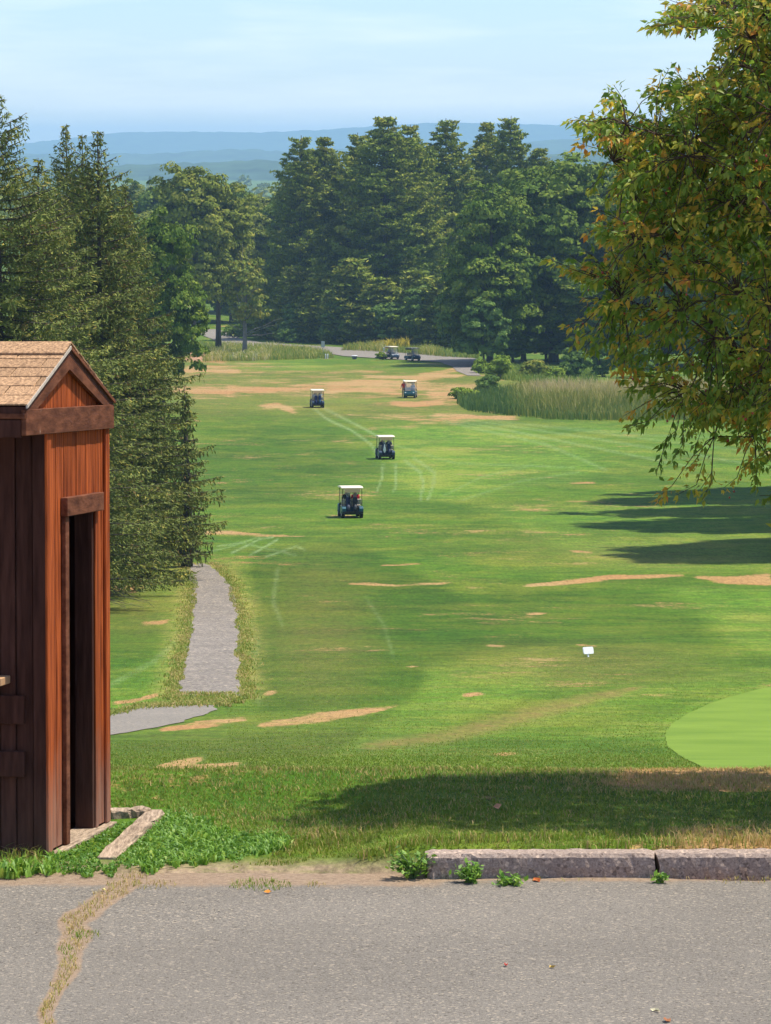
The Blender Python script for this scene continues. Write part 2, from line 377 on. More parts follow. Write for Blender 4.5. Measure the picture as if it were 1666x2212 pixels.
def ground_material():
    m = bpy.data.materials.new('turf'); m.use_nodes = True
    n, l = m.node_tree.nodes, m.node_tree.links; b = n['Principled BSDF']
    b.inputs['Roughness'].default_value = 0.9; b.inputs['Specular IOR Level'].default_value = 0.12
    tc = n.new('ShaderNodeTexCoord')
    def noise(sc, det=5, rough=0.6, stretch=None):
        x = n.new('ShaderNodeTexNoise'); x.inputs['Scale'].default_value = sc; x.inputs['Detail'].default_value = det; x.inputs['Roughness'].default_value = rough
        if stretch:
            mp = n.new('ShaderNodeMapping'); mp.inputs['Scale'].default_value = stretch; l.new(tc.outputs['Object'], mp.inputs[0]); l.new(mp.outputs[0], x.inputs[0])
        else: l.new(tc.outputs['Object'], x.inputs[0])
        return x.outputs['Fac']
    def ramp(v, p0, p1, c0=(0, 0, 0), c1=(1, 1, 1)):
        r = n.new('ShaderNodeValToRGB'); r.color_ramp.elements[0].position = p0; r.color_ramp.elements[1].position = p1
        r.color_ramp.elements[0].color = (*c0, 1); r.color_ramp.elements[1].color = (*c1, 1); l.new(v, r.inputs[0]); return r.outputs[0]
    def mix(f, a, c):
        x = n.new('ShaderNodeMix'); x.data_type = 'RGBA'
        for s, i in ((f, 0), (a, 6), (c, 7)):
            if isinstance(s, tuple): x.inputs[i].default_value = (*s, 1)
            elif isinstance(s, float): x.inputs[i].default_value = s
            else: l.new(s, x.inputs[i])
        return x.outputs[2]
    def mul(a, col):
        x = n.new('ShaderNodeMix'); x.data_type = 'RGBA'; x.blend_type = 'MULTIPLY'; x.inputs[0].default_value = 1.0
        l.new(a, x.inputs[6]); x.inputs[7].default_value = (*col, 1); return x.outputs[2]
    def math_(op, a, c):
        x = n.new('ShaderNodeMath'); x.operation = op; x.use_clamp = op != 'MULTIPLY_ADD'
        for i, s in enumerate((a, c)):
            if isinstance(s, float): x.inputs[i].default_value = s
            else: l.new(s, x.inputs[i])
        return x.outputs[0]
    def attr(nm):
        a = n.new('ShaderNodeAttribute'); a.attribute_name = nm; return a.outputs['Fac']
    fine = noise(55, 4, 0.7); tuft = noise(9, 6, 0.7); mid = noise(0.9, 7, 0.72); broad = noise(.075, 10, .80, (1.1, 1, 1)); big = noise(0.11, 5, 0.6); streaky = noise(1.0, 5, 0.65, (0.35, 1.2, 1))
    c = mix(ramp(mid, .41, .61), (.036, .106, .005), (.098, .184, .010))
    c = mix(ramp(big, .38, .62), c, (.078, .148, .008))
    c = mix(math_('MULTIPLY', ramp(broad, .475, .56), 0.75), c, (.042, .094, .005))
    st3 = noise(1.6, 8, .75, (1.4, .5, 1)); b2 = noise(.11, 10, .80, (1.2, 1.0, 1))
    c = mix(math_('MULTIPLY', ramp(b2, .50, .58), 0.7), c, (.155, .190, .018))
    c = mix(math_('MULTIPLY', ramp(streaky, .52, .72), 0.55), c, (.165, .175, .03))
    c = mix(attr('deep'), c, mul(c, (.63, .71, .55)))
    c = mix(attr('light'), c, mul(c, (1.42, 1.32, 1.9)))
    c = mix(math_('MULTIPLY', attr('track'), ramp(st3, .38, .60, (.1, .1, .1), (.9, .9, .9))), c, (.24, .33, .14))
    c = mix(math_('MULTIPLY', attr('yel'), ramp(st3, .40, .60, (.1, .1, .1))), c, (.30, .265, .065))
    c = mix(math_('MULTIPLY', attr('brown'), ramp(st3, .36, .62, (.25, .25, .25), (.9, .9, .9))), c, (.215, .155, .045))
    # worn turf: the mask plus noise, cut to a ragged edge
    st2 = noise(.085, 11, 0.82, (1.1, 1.0, 1))
    s = n.new('ShaderNodeMath'); s.operation = 'MULTIPLY_ADD'; l.new(math_('ADD', math_('MULTIPLY', st2, 0.75), math_('MULTIPLY', tuft, 0.25)), s.inputs[0]); s.inputs[1].default_value = 9.5; s.inputs[2].default_value = -4.4; s = s.outputs[0]
    dsum = n.new('ShaderNodeMath'); dsum.operation = 'MULTIPLY_ADD'; l.new(attr('dry'), dsum.inputs[0]); dsum.inputs[1].default_value = 1.18; l.new(s, dsum.inputs[2])
    dm = n.new('ShaderNodeMapRange'); dm.interpolation_type = 'SMOOTHSTEP'; l.new(dsum.outputs[0], dm.inputs[0]); dm.inputs['From Min'].default_value = 0.90; dm.inputs['From Max'].default_value = 1.35
    dc = mix(ramp(big, .35, .65), (.37, .185, .072), (.38, .25, .105))
    dc = mix(math_('MULTIPLY', ramp(tuft, .45, .7), 0.5), dc, (.26, .19, .07))
    c = mix(dm.outputs[0], c, dc)
    c = mix(math_('MULTIPLY', attr('dirt'), ramp(tuft, .3, .55, (.5, .5, .5))), c, (.30, .215, .14))
    grain = noise(7.5, 5, .75, (1, .13, 1)); grain2 = noise(24, 4, .7, (1, .2, 1))
    c = mix(ramp(fine, .45, .75, (.0, .0, .0), (.25, .25, .25)), c, mix(0.5, c, (.22, .25, .05)))
    v = n.new('ShaderNodeHueSaturation'); l.new(c, v.inputs['Color'])
    mr = n.new('ShaderNodeMapRange'); l.new(fine, mr.inputs[0]); mr.inputs['From Min'].default_value = .25; mr.inputs['From Max'].default_value = .75; mr.inputs['To Min'].default_value = .72; mr.inputs['To Max'].default_value = 1.25
    l.new(mr.outputs[0], v.inputs['Value'])
    v2 = n.new('ShaderNodeHueSaturation'); l.new(v.outputs[0], v2.inputs['Color'])
    gs = n.new('ShaderNodeMath'); gs.operation = 'ADD'; l.new(grain, gs.inputs[0]); l.new(grain2, gs.inputs[1])
    m2 = n.new('ShaderNodeMapRange'); l.new(gs.outputs[0], m2.inputs[0]); m2.inputs['From Min'].default_value = .75; m2.inputs['From Max'].default_value = 1.25; m2.inputs['To Min'].default_value = .60; m2.inputs['To Max'].default_value = 1.42
    l.new(m2.outputs[0], v2.inputs['Value']); l.new(v2.outputs[0], b.inputs['Base Color'])
    bp = n.new('ShaderNodeBump'); bp.inputs['Strength'].default_value = 0.55; bp.inputs['Distance'].default_value = 0.05
    l.new(tuft, bp.inputs['Height']); l.new(bp.outputs[0], b.inputs['Normal'])
    return m
M_turf = ground_material()
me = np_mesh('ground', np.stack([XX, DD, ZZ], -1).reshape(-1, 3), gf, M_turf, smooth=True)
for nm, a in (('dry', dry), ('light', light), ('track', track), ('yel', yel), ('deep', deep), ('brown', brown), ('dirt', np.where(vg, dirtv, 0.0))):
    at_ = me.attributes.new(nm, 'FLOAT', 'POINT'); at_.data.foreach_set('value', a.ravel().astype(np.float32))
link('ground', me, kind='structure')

# ------------------------------------------------------------------ paved and gravel strips laid on the turf
def strip(name, rows, material, up=0.03, cols=14, rag=0.0, seed=1, step=2.0, near=False, kind='structure', attr=None):
    """rows: (y, x_left, x_right) in the photograph, projected once onto the ground where the strip lies"""
    rows = sorted(rows); yk = [r[0] for r in rows]
    yy = np.arange(yk[0], yk[-1] + step * 0.5, step)
    xl = np.interp(yy, yk, [r[1] for r in rows]) + rag * fbm1(yy, seed, 4, 0.15); xr = np.interp(yy, yk, [r[2] for r in rows]) + rag * fbm1(yy, seed + 9, 4, 0.15)
    V = []
    for i, y in enumerate(yy):
        d = float(dn_of_y(y) if near else d_of_y(y)); z = float(lot_z(d) if near else gz(d)) + up
        dep = d * ct - (z - H) * st
        for t in np.linspace(0, 1, cols):
            V.append(((xl[i] + (xr[i] - xl[i]) * t - CX) / F * dep, d, z))
    n = len(yy); g = np.arange(n * cols).reshape(n, cols)
    f = np.stack([g[1:, :-1], g[1:, 1:], g[:-1, 1:], g[:-1, :-1]], -1).reshape(-1, 4)
    return link(name, np_mesh(name, np.array(V), f, material, smooth=True), kind=kind)

def speckle(name, base, lo, hi, sc, bump=0.3, dust=None, big=0.6):
    m = bpy.data.materials.new(name); m.use_nodes = True
    n, l = m.node_tree.nodes, m.node_tree.links; b = n['Principled BSDF']
    b.inputs['Roughness'].default_value = 0.88; b.inputs['Specular IOR Level'].default_value = 0.2
    tc = n.new('ShaderNodeTexCoord')
    def noise(s, det=3, r=.6):
        x = n.new('ShaderNodeTexNoise'); x.inputs['Scale'].default_value = s; x.inputs['Detail'].default_value = det; x.inputs['Roughness'].default_value = r; l.new(tc.outputs['Object'], x.inputs[0]); return x.outputs['Fac']
    def ramp(v, els):
        r = n.new('ShaderNodeValToRGB'); e = r.color_ramp.elements
        while len(e) < len(els): e.new(0.5)
        for q, (p, c) in zip(e, els): q.position = p; q.color = (*c, 1)
        l.new(v, r.inputs[0]); return r.outputs[0]
    def mix(f, a, c, bt='MIX'):
        x = n.new('ShaderNodeMix'); x.data_type = 'RGBA'; x.blend_type = bt
        for s, i in ((f, 0), (a, 6), (c, 7)):
            if isinstance(s, tuple): x.inputs[i].default_value = (*s, 1)
            elif isinstance(s, float): x.inputs[i].default_value = s
            else: l.new(s, x.inputs[i])
        return x.outputs[2]
    f = noise(sc, 4, .75); g = noise(big, 6, .6)
    vo = n.new('ShaderNodeTexVoronoi'); vo.inputs['Scale'].default_value = sc * 0.9; l.new(tc.outputs['Object'], vo.inputs[0])
    c = ramp(f, [(.30, lo), (.5, base), (.70, hi)])
    sp = n.new('ShaderNodeSeparateColor'); l.new(vo.outputs['Color'], sp.inputs[0])
    c = mix(ramp(sp.outputs[0], [(.90, (0, 0, 0)), (.95, (.75, .75, .75))]), c, (hi[0]*1.45, hi[1]*1.35, hi[2]*1.2))
    c = mix(ramp(sp.outputs[1], [(.90, (0, 0, 0)), (.95, (.7, .7, .7))]), c, (lo[0]*.55, lo[1]*.5, lo[2]*.5))
    c = mix(ramp(noise(big * .6, 7, .7), [(.42, (.45, .45, .45)), (.58, (0, 0, 0))]), c, mix(0.5, c, lo))
    c = mix(ramp(g, [(.35, (0, 0, 0)), (.65, (.5, .5, .5))]), c, mix(0.55, c, dust or tuple(x*1.25 for x in base)))
    a = n.new('ShaderNodeAttribute'); a.attribute_name = 'dirt'
    dn = n.new('ShaderNodeMath'); dn.operation = 'MULTIPLY_ADD'; l.new(noise(9, 6, .7), dn.inputs[0]); dn.inputs[1].default_value = 0.9; l.new(a.outputs['Fac'], dn.inputs[2])
    dr = ramp(dn.outputs[0], [(.68, (0, 0, 0)), (1.0, (1, 1, 1))])
    dcol = ramp(noise(38, 5, .75), [(.3, (.20, .135, .085)), (.7, (.44, .32, .215))])
    c = mix(dr, c, dcol)
    l.new(c, b.inputs['Base Color'])
    bp = n.new('ShaderNodeBump'); bp.inputs['Strength'].default_value = bump; bp.inputs['Distance'].default_value = 0.01; l.new(f, bp.inputs['Height']); l.new(bp.outputs[0], b.inputs['Normal'])
    return m
M_asph = speckle('asphalt', (.222, .196, .160), (.085, .074, .060), (.37, .33, .275), 105, 0.9, (.275, .24, .195), 0.5)
M_road = speckle('road_asphalt', (.215, .19, .155), (.15, .135, .11), (.28, .245, .20), 30, 0.1)
M_grav = speckle('gravel_mat', (.215, .188, .155), (.05, .044, .037), (.43, .375, .31), 15, 0.9, (.27, .22, .175), 0.7)

strip('gravel_path', [(y, xl, xr) for (y, xl), (_, xr) in zip(pathL, pathR)], M_grav, 0.014, 26, 7.0, 4)
strip('asphalt_path', [(1524, 340, 468), (1530, 285, 470), (1545, 235, 440), (1560, 190, 395), (1574, 150, 330), (1588, 120, 250), (1596, 90, 190)], M_road, 0.012, 22, 9.0, 8)
strip('gravel_turnout', [(783, 950, 1036), (792, 975, 1025), (802, 985, 1022), (812, 1010, 1040)], M_grav, 0.05, 8, 2.0, 3, 1.0)
strip('road', [(712, 418, 470), (718, 421, 492), (726, 440, 505), (733, 458, 525), (740, 470, 560), (746, 500, 650), (751, 540, 735), (757, 600, 830), (763, 700, 930), (770, 740, 1000), (777, 850, 1035), (783, 950, 1036)], M_road, 0.08, 20, 1.5, 5, 1.0)
M_green = mat('green_turf', (.158, .235, .030), 0.9, 0.1, 0.10, .55, 0.25, 30, dark=(.118, .196, .022))
gy = [1480, 1490, 1505, 1520, 1540, 1565, 1590, 1615, 1640, 1660, 1672]; gxl = [1690, 1635, 1580, 1535, 1490, 1450, 1436, 1444, 1480, 1520, 1552]
strip('putting_green', [(y, x, 1760 + (y - 1480)) for y, x in zip(gy, gxl)], M_green, 0.008, 30, 1.6, 12, 1.5)

# the car park
lx = np.concatenate([np.linspace(-9, -2.4, 14), np.linspace(-2.35, 2.35, 300), np.linspace(2.4, 9, 14)])
edge = dn_of_y(np.interp(CX + F * lx / 16.9, [-2000, 0, 180, 420, 620, 850, 905, 930, 3000], [1880, 1880, 1888, 1882, 1884, 1880, 1888, 1898, 1898]) + 4 * fbm1(lx, 21, 4, 3.0))
tt = np.concatenate([np.linspace(0, 0.6, 12), np.linspace(0.61, 1, 110)])
LD = -30 + (edge[None, :] + 30) * tt[:, None] ** 1.0
LD = np.where(tt[:, None] > 0.6, edge[None, :] - (1 - tt[:, None]) / 0.4 * (edge[None, :] - 11.5), -30 + tt[:, None] / 0.6 * 41.5 * np.ones_like(edge)[None, :])
LX = np.broadcast_to(lx, LD.shape)
LZ = lot_z(LD) + 0.002 * fbm1(LX * 1.3 + 40, 5, 2, 1) + 0.0
LPX, LPY = proj(LX, np.maximum(LD, 6), LZ)
dirt = 0.75 * (1 - sm(1890, 1935, LPY)) * (1 - 0.55 * sm(930, 1000, LPX)) + 0.9 * (1 - sm(1888, 1915, LPY)) * (LPX < 930)
dirt = np.maximum(dirt, 0.8 * (1 - sm(1893, 1913, LPY)))
crack = [(300, 1886), (245, 1930), (200, 1962), (150, 1990), (172, 2018), (150, 2050), (152, 2090), (128, 2130), (112, 2160), (96, 2190), (110, 2225), (120, 2300)]
def segd(pts, x, y):
    best = np.full(np.shape(x), 1e9)
    for (x0, y0), (x1, y1) in zip(pts[:-1], pts[1:]):
        dx, dy = x1 - x0, y1 - y0; t = np.clip(((x-x0)*dx + (y-y0)*dy) / (dx*dx+dy*dy), 0, 1)
        best = np.minimum(best, np.hypot(x - x0 - t*dx, y - y0 - t*dy))
    return best
cw = np.interp(LPY, [1886, 1960, 2020, 2090, 2140, 2300], [26, 18, 30, 24, 16, 14])
dirt = np.maximum(dirt, 0.85 * (1 - sm(0.5, 1.5, segd(crack, LPX, LPY) / cw)))
g = np.arange(LD.size).reshape(LD.shape)
me = np_mesh('asphalt_car_park', np.stack([LX, LD, LZ], -1).reshape(-1, 3), np.stack([g[:-1, :-1], g[:-1, 1:], g[1:, 1:], g[1:, :-1]], -1).reshape(-1, 4), M_asph, smooth=True)
a = me.attributes.new('dirt', 'FLOAT', 'POINT'); a.data.foreach_set('value', np.clip(dirt, 0, 1).ravel().astype(np.float32))
link('car_park', me, kind='structure')

# kerb of dark asphalt concrete, broken into pieces
M_kerb = speckle('kerb_mat', (.38, .285, .225), (.19, .142, .112), (.55, .44, .36), 90, 0.4, (.20, .15, .125), 2.0)
kerb = empty('kerb', N(1290, 1905)); tag(kerb, kind='structure')
def kerb_piece(x0, x1, seed):
    r = np.random.default_rng(seed); n = max(8, int((x1 - x0) / 0.03)); V = []
    ring = [(-.10, -.03), (-.098, .05), (-.092, .095), (-.075, .113), (.0, .118), (.06, .116), (.09, .10), (.10, -.03)]
    for i in range(n + 1):
        x = x0 + (x1 - x0) * i / n
        w = 1 if 0 < i < n else 0.93
        for (a, b) in ring:
            jy = r.normal(0, .0022) if b > 0 else r.normal(0, .006); jz = r.normal(0, .0018)
            d = 16.72 + 0.03 * math.sin(x * .7) + a * w + jy
            V.append((x + (r.normal(0, .012) if i in (0, n) else 0), d, float(lot_z(d)) + b * w + jz))
    k = len(ring); fs = [(i*k+j, i*k+j+1, (i+1)*k+j+1, (i+1)*k+j) for i in range(n) for j in range(k-1)]
    me = bpy.data.meshes.new('kerb_segment'); me.from_pydata(V, [], [f[::-1] for f in fs] + [tuple(range(k)), tuple(range(n*k, n*k+k))[::-1]]); me.materials.append(M_kerb); me.update()
    o = link('kerb_segment', me); o.parent = kerb; o.matrix_parent_inverse = Matrix.Translation(-kerb.location)
    return o
xk = lambda px: (px - CX) / F * 16.75
kerb_piece(xk(922), xk(1421), 1); kerb_piece(xk(1426), xk(1990), 2); kerb_piece(xk(1996), xk(2700), 3)

# ------------------------------------------------------------------ distant hills
M_hill = mat('hill_forest', (.045, .075, .03), 0.95, 0.05, 0.5, 0.02)
def hill(name, d, pts, thick, seed, bumpy=1.2):
    xs = np.linspace(-1500, 3200, 420); yy = np.interp(xs, [p[0] for p in pts], [p[1] for p in pts])
    top = np.array([P(x, y, d) for x, y in zip(xs, yy)]); top[:, 2] += bumpy * fbm1(xs, seed, 5, 0.05) * 1.6
    V = []; prof_ = [(-1.0, 0.0), (-.7, .25), (-.4, .62), (-.18, .9), (0, 1.0), (.3, .9), (1, 0)]
    for i in range(len(xs)):
        base = float(gz(min(d, 15600))) - 0.8
        for j, (a, h) in enumerate(prof_):
            V.append((top[i, 0] * (1 + a * thick / d), d + a * thick, base + (top[i, 2] - base) * h + (0.5 * bumpy * fbm1(xs[i] + j * 37, seed + j, 3, .08) if 0 < h < 1 else 0)))
    k = len(prof_); n = len(xs)
    f = [(i*k+j, (i+1)*k+j, (i+1)*k+j+1, i*k+j+1) for i in range(n-1) for j in range(k-1)]
    return link(name, np_mesh(name, np.array(V), np.array(f), M_hill, smooth=True), kind='structure')
hill('far_hills', 13800, [(-1500, 300), (0, 318), (95, 304), (180, 296), (240, 287), (400, 284), (560, 286), (700, 280), (860, 270), (960, 264), (1130, 268), (1270, 270), (1400, 262), (1500, 268), (1700, 275), (3200, 290)], 1300, 3, 1.6)
hill('middle_hills', 9200, [(-1500, 318), (0, 330), (300, 333), (500, 322), (620, 326), (900, 315), (1100, 310), (1200, 302), (1290, 297), (1400, 305), (1700, 310), (3200, 320)], 500, 5, 1.2)
hill('near_hills', 5200, [(-1500, 345), (150, 362), (290, 355), (420, 352), (480, 347), (580, 345), (640, 356), (900, 352), (1300, 326), (1400, 330), (3200, 340)], 350, 8, 1.1)

# ------------------------------------------------------------------ foliage builders
def unit(v): return v / np.maximum(np.linalg.norm(v, axis=-1, keepdims=True), 1e-9)
def rhomb(C, A, B):
    n = len(C); V = np.stack([C - A, C + B, C + A, C - B], 1).reshape(-1, 3)
    return V, np.arange(n * 4).reshape(n, 4)
def rand_dirs(n, r): return unit(r.normal(size=(n, 3)))
M_bark = mat('bark', (.085, .07, .058), 0.95, 0.1, 0.35, 3, 0.4, 20, stretch=(1, 1, .25))
M_bark_grey = mat('grey_bark', (.20, .185, .165), 0.95, 0.1, 0.3, 3, 0.3, 20)
M_oak = leafmat('oak_leaves', [(.068, .125, .016), (.110, .175, .020), (.180, .240, .028), (.31, .33, .05)])
M_oak2 = leafmat('maple_leaves', [(.115, .155, .022), (.175, .215, .028), (.25, .27, .036), (.37, .32, .06)])
M_yel = leafmat('yellowing_leaves', [(.13, .18, .03), (.20, .25, .04), (.29, .29, .045), (.48, .34, .05)])
M_pine = leafmat('pine_needles', [(.080, .135, .022), (.145, .205, .028), (.255, .295, .038), (.45, .41, .070)], 0.15)
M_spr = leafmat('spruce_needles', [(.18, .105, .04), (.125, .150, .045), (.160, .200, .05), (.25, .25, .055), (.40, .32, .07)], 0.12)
M_bush = leafmat('bush_leaves', [(.12, .20, .025), (.19, .28, .032), (.26, .34, .04), (.34, .38, .05)])
M_dkbush = leafmat('dark_bush_leaves', [(.07, .135, .028), (.105, .185, .034), (.155, .235, .044), (.23, .30, .07)])

def crown_mesh(name, blobs, nclump, nleaf, csize, lsize, mat_, seed, low=0.0):
    """blobs: (x,y,z,rx,ry,rz) lobes; clumps sit on and in them, leaves in a flattened shell round each clump"""
    r = np.random.default_rng(seed); b = np.array(blobs, float)
    area = (b[:, 3] * b[:, 5]) ; pick = r.choice(len(b), nclump, p=area / area.sum())
    dirs = rand_dirs(nclump, r); rad = r.uniform(0.55, 1.02, nclump) ** 0.6
    cc = b[pick, :3] + dirs * b[pick, 3:] * rad[:, None]
    ct_ = r.uniform(0, 1, nclump)
    cs = csize * r.uniform(0.6, 1.35, nclump)
    n = nclump * nleaf; ci = np.repeat(np.arange(nclump), nleaf)
    ld = rand_dirs(n, r); ld[:, 2] = np.abs(ld[:, 2]) * 0.9 - 0.25
    C = cc[ci] + ld * (cs[ci] * r.uniform(0.45, 1.05, n) ** 0.7)[:, None] * np.array([1, 1, .85])
    nrm = unit(1.3 * ld + 0.7 * dirs[ci] + 0.6 * r.normal(size=(n, 3)) + np.array([0, 0, .5]))
    A = unit(np.cross(nrm, rand_dirs(n, r))); B = np.cross(nrm, A)
    s = lsize * r.uniform(0.55, 1.3, n)
    V, Fc = rhomb(C, A * s[:, None], B * (s * .62)[:, None])
    tint = np.clip(0.22 + 0.42 * ct_[ci] + 0.16 * r.normal(size=n), 0, 1)
    return np_mesh(name, V, Fc, mat_, tint), cc

def limb_mesh(name, base_r, h, targets, seed, mat_, lean=(0, 0), trunk_top=0.75, k=7):
    r = np.random.default_rng(seed); m = MB()
    pts = [(lean[0]*t + .12*math.sin(3*t+seed), lean[1]*t + .1*math.cos(2.3*t+seed), h*trunk_top*t) for t in np.linspace(0, 1, 8)]
    m.tube(pts, [base_r * (1.25 if i == 0 else 1 - .1*i) for i in range(8)], k)
    for t in targets:
        z0 = min(h*trunk_top*.95, max(h*.18, t[2] * r.uniform(.55, .8))); q = z0 / (h*trunk_top)
        a = Vector((lean[0]*q, lean[1]*q, z0)); b = Vector(t)
        mid = a.lerp(b, .5) + Vector((r.normal(0, .3), r.normal(0, .3), r.uniform(-.4, .5)))
        L = (b-a).length; rr = base_r * min(.5, .06 + L*.03)
        m.tube([a, a.lerp(mid, .5) + Vector((0, 0, .1)), mid, mid.lerp(b, .55) + Vector((0, 0, .15)), b], [rr, rr*.75, rr*.5, rr*.32, rr*.12], 5)
    return m

def broad_tree(name, h, blobs, nclump, nleaf, csize, lsize, leaf, bark, seed, base_r=.35, lean=(0, 0), bare=()):
    root = empty(name, (0, 0, 0))
    me, cc = crown_mesh('crown', blobs, nclump, nleaf, csize, lsize, leaf, seed)
    link('crown', me, root)
    r = np.random.default_rng(seed + 1); tg = [tuple(c) for c in cc[r.choice(len(cc), min(26, len(cc)), replace=False)]] + list(bare)
    limb_mesh('trunk', base_r, h, tg, seed, bark, lean).build('trunk', bark, root, smooth=True)
    return root
def lobes(h, r, z0, n, seed, flat=.8):
    """lobes of a spreading crown: total height h, radius r, foliage from z0"""
    q = np.random.default_rng(seed); L = [(0, 0, z0 + (h - z0) * .55, r * .62, r * .62, (h - z0) * .44)]
    for i in range(n):
        an = 2 * math.pi * i / n * 2.4 + q.uniform(0, .6); t = q.uniform(0, 1); zz = z0 + (h - z0) * (.16 + .72 * t)
        rr = r * (1 - .62 * abs(t - .35) ** 1.2) * .62
        s = r * q.uniform(.26, .42)
        L.append((math.cos(an) * rr, math.sin(an) * rr, zz, s, s, min(s * flat, h - zz)))
    return L

def pine_tree(h, R, seed, name='white_pine_tree', tuft=.40, dens=1.75, z0f=.12):
    r = np.random.default_rng(seed); root = empty(name, (0, 0, 0)); m = MB()
    m.tube([(.15*math.sin(4*t), .12*math.cos(3*t), h*t) for t in np.linspace(0, 1, 9)], [.42*(1-.95*t)+.03 for t in np.linspace(0, 1, 9)], 7)
    Cs, tn, up = [], [], []
    z = h * z0f
    while z < h - .4:
        t = z / h; nb = r.integers(4, 7); a0 = r.uniform(0, 6.28); wl = r.uniform(.72, 1.15)
        for i in range(nb):
            an = a0 + 6.283 * i / nb + r.normal(0, .2)
            env = (0.75 + .25 * math.sin(min(1, t / .3) * 1.57)) * (1 - .92 * ((t - .25) / .75) ** 1.5 if t > .25 else 1)
            L = R * max(.1, env) * wl * r.uniform(.55, 1.18)
            rise = (.12 + .55 * t * t) + r.normal(0, .08)
            p0 = np.array([0, 0, z]); d = np.array([math.cos(an), math.sin(an), 0])
            pts = [p0 + d * L * s + np.array([0, 0, L * (rise * s * .6 - .10 * math.sin(s * 3.14) + .25 * s ** 3 * .5)]) for s in (0, .35, .7, 1)]
            m.tube(pts, [.09 * (1 - t) + .025, .06 * (1 - t) + .02, .035, .012], 4, False)
            ct_ = r.uniform(0, 1)
            ncl = max(3, int(L * 2.0 * dens))
            for j in range(ncl):
                s = 1 - (j / ncl) * .68 + r.normal(0, .03); s = min(1.04, max(.15, s))
                q = p0 + d * L * s + np.array([0, 0, L * (rise * s * .6 - .10 * math.sin(s * 3.14) + .125 * s ** 3)])
                side = np.array([-d[1], d[0], 0]) * r.normal(0, .28 * L * (1.15 - s) + .25)
                nt = int(9 * dens) + 4
                c = q + side + r.normal(size=(nt, 3)) * np.array([.6, .6, .11]) * tuft * 1.25 + np.array([0, 0, .10])
                Cs.append(c); tn.append(np.clip(.18 + .45 * ct_ + .22 * t + .12 * r.normal(size=nt), 0, 1))
        z += r.uniform(.7, 1.35) * (1.05 - .35 * t) * (h / 30)
    C = np.concatenate(Cs); tn = np.concatenate(tn); n = len(C)
    nrm = unit(r.normal(size=(n, 3)) * .75 + np.array([0, 0, 1.0])); A = unit(np.cross(nrm, rand_dirs(n, r))); B = np.cross(nrm, A)
    s = tuft * r.uniform(.45, 1.05, n)
    V, Fc = rhomb(C, A * s[:, None], B * (s * .42)[:, None])
    link('crown', np_mesh('crown', V, Fc, M_pine, tn), root); m.build('trunk', M_bark, root, smooth=True)
    return root

def spruce_tree(h, R, seed, name='spruce_tree', dens=1.0, z0=.7, droop=1.0, spray=.17, lop=None):
    r = np.random.default_rng(seed); root = empty(name, (0, 0, 0)); m = MB()
    m.tube([(.05*math.sin(5*t), .05*math.cos(4*t), h*t) for t in np.linspace(0, 1, 9)], [.26*(1-t)+.012 for t in np.linspace(0, 1, 9)], 7)
    Cs, As, tn = [], [], []
    z = z0
    while z < h - .15:
        t = z / h; nb = r.integers(5, 8) if t < .92 else 4; a0 = r.uniform(0, 6.28); wl = r.uniform(.72, 1.12)
        for i in range(nb):
            an = a0 + 6.283 * i / nb + r.normal(0, .22)
            L = max(.16, R * (1 - t) ** .82 * wl * r.uniform(.6, 1.15)) * (1 if t > .12 else .8 + t * 1.6)
            if lop: L *= lop(an, t)
            L = min(L, .80 * R)
            rise = -.34 * droop * (1 - t) ** .7 + .75 * max(0, t - .55)
            d = np.array([math.cos(an), math.sin(an), 0]); sd = np.array([-d[1], d[0], 0])
            f = lambda s: np.array([0, 0, z]) + d * L * s * (1 - .04 * s) + np.array([0, 0, L * (rise * s + .20 * droop * s ** 2.5)])
            m.tube([f(s) for s in (0, .3, .6, .85, 1)], [.045*(1-t)+.012, .034*(1-t)+.01, .022, .012, .005], 4, False)
            bt = r.uniform(0, 1); ns = max(3, int(L / .19 * dens))
            for j in range(ns):
                s = .16 + .86 * (j + r.uniform(0, 1)) / ns
                p = f(min(s, 1.0)); tl = (.42 * L * (1.08 - s) * min(1, s * 2.2) + .10)
                for sg in (-1, 1, 0):
                    if sg == 0: dirv = np.array([d[0]*.25, d[1]*.25, -1.0]); tl2 = .18 + .25 * r.uniform(0, 1) * droop * min(1, L)
                    else: dirv = sd * sg + d * .75 + np.array([0, 0, -.18 * droop]); tl2 = tl * r.uniform(.6, 1.15)
                    dirv = unit(dirv + r.normal(0, .16, 3)); k = max(1, int(tl2 / .105))
                    for q in range(k):
                        u = (q + .6) / k
                        Cs.append(p + dirv * tl2 * u + np.array([0, 0, -.12 * droop * (tl2 * u) ** 2]) + r.normal(0, .025, 3))
                        As.append(unit(dirv + r.normal(0, .38, 3)))
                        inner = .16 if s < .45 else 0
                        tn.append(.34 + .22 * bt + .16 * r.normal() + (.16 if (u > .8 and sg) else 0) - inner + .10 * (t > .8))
        z += r.uniform(.26, .44) * (1.1 - .45 * t)
    C = np.array(Cs); A = np.array(As); n = len(C)
    nrm = unit(r.normal(size=(n, 3)) * .8 + np.array([0, 0, .9])); B = unit(np.cross(A, nrm))
    s = spray * r.uniform(.6, 1.2, n)
    V, Fc = rhomb(C, A * s[:, None], B * (s * .30)[:, None])
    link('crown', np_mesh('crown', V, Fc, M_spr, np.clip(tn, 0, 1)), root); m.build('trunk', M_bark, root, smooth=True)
    return root

def place(root, x, d, label, cat='tree', group=None, rz=0, sc=1.0, sink=.1):
    p = at(x, d); root.location = (p.x, p.y, p.z - sink); root.rotation_euler = (0, 0, rz)
    root.scale = sc if isinstance(sc, tuple) else (sc, sc, sc)
    return tag(root, label, cat, group)
def height_at(x, ytop, d): return P(x, ytop, d).z - float(gz(d))

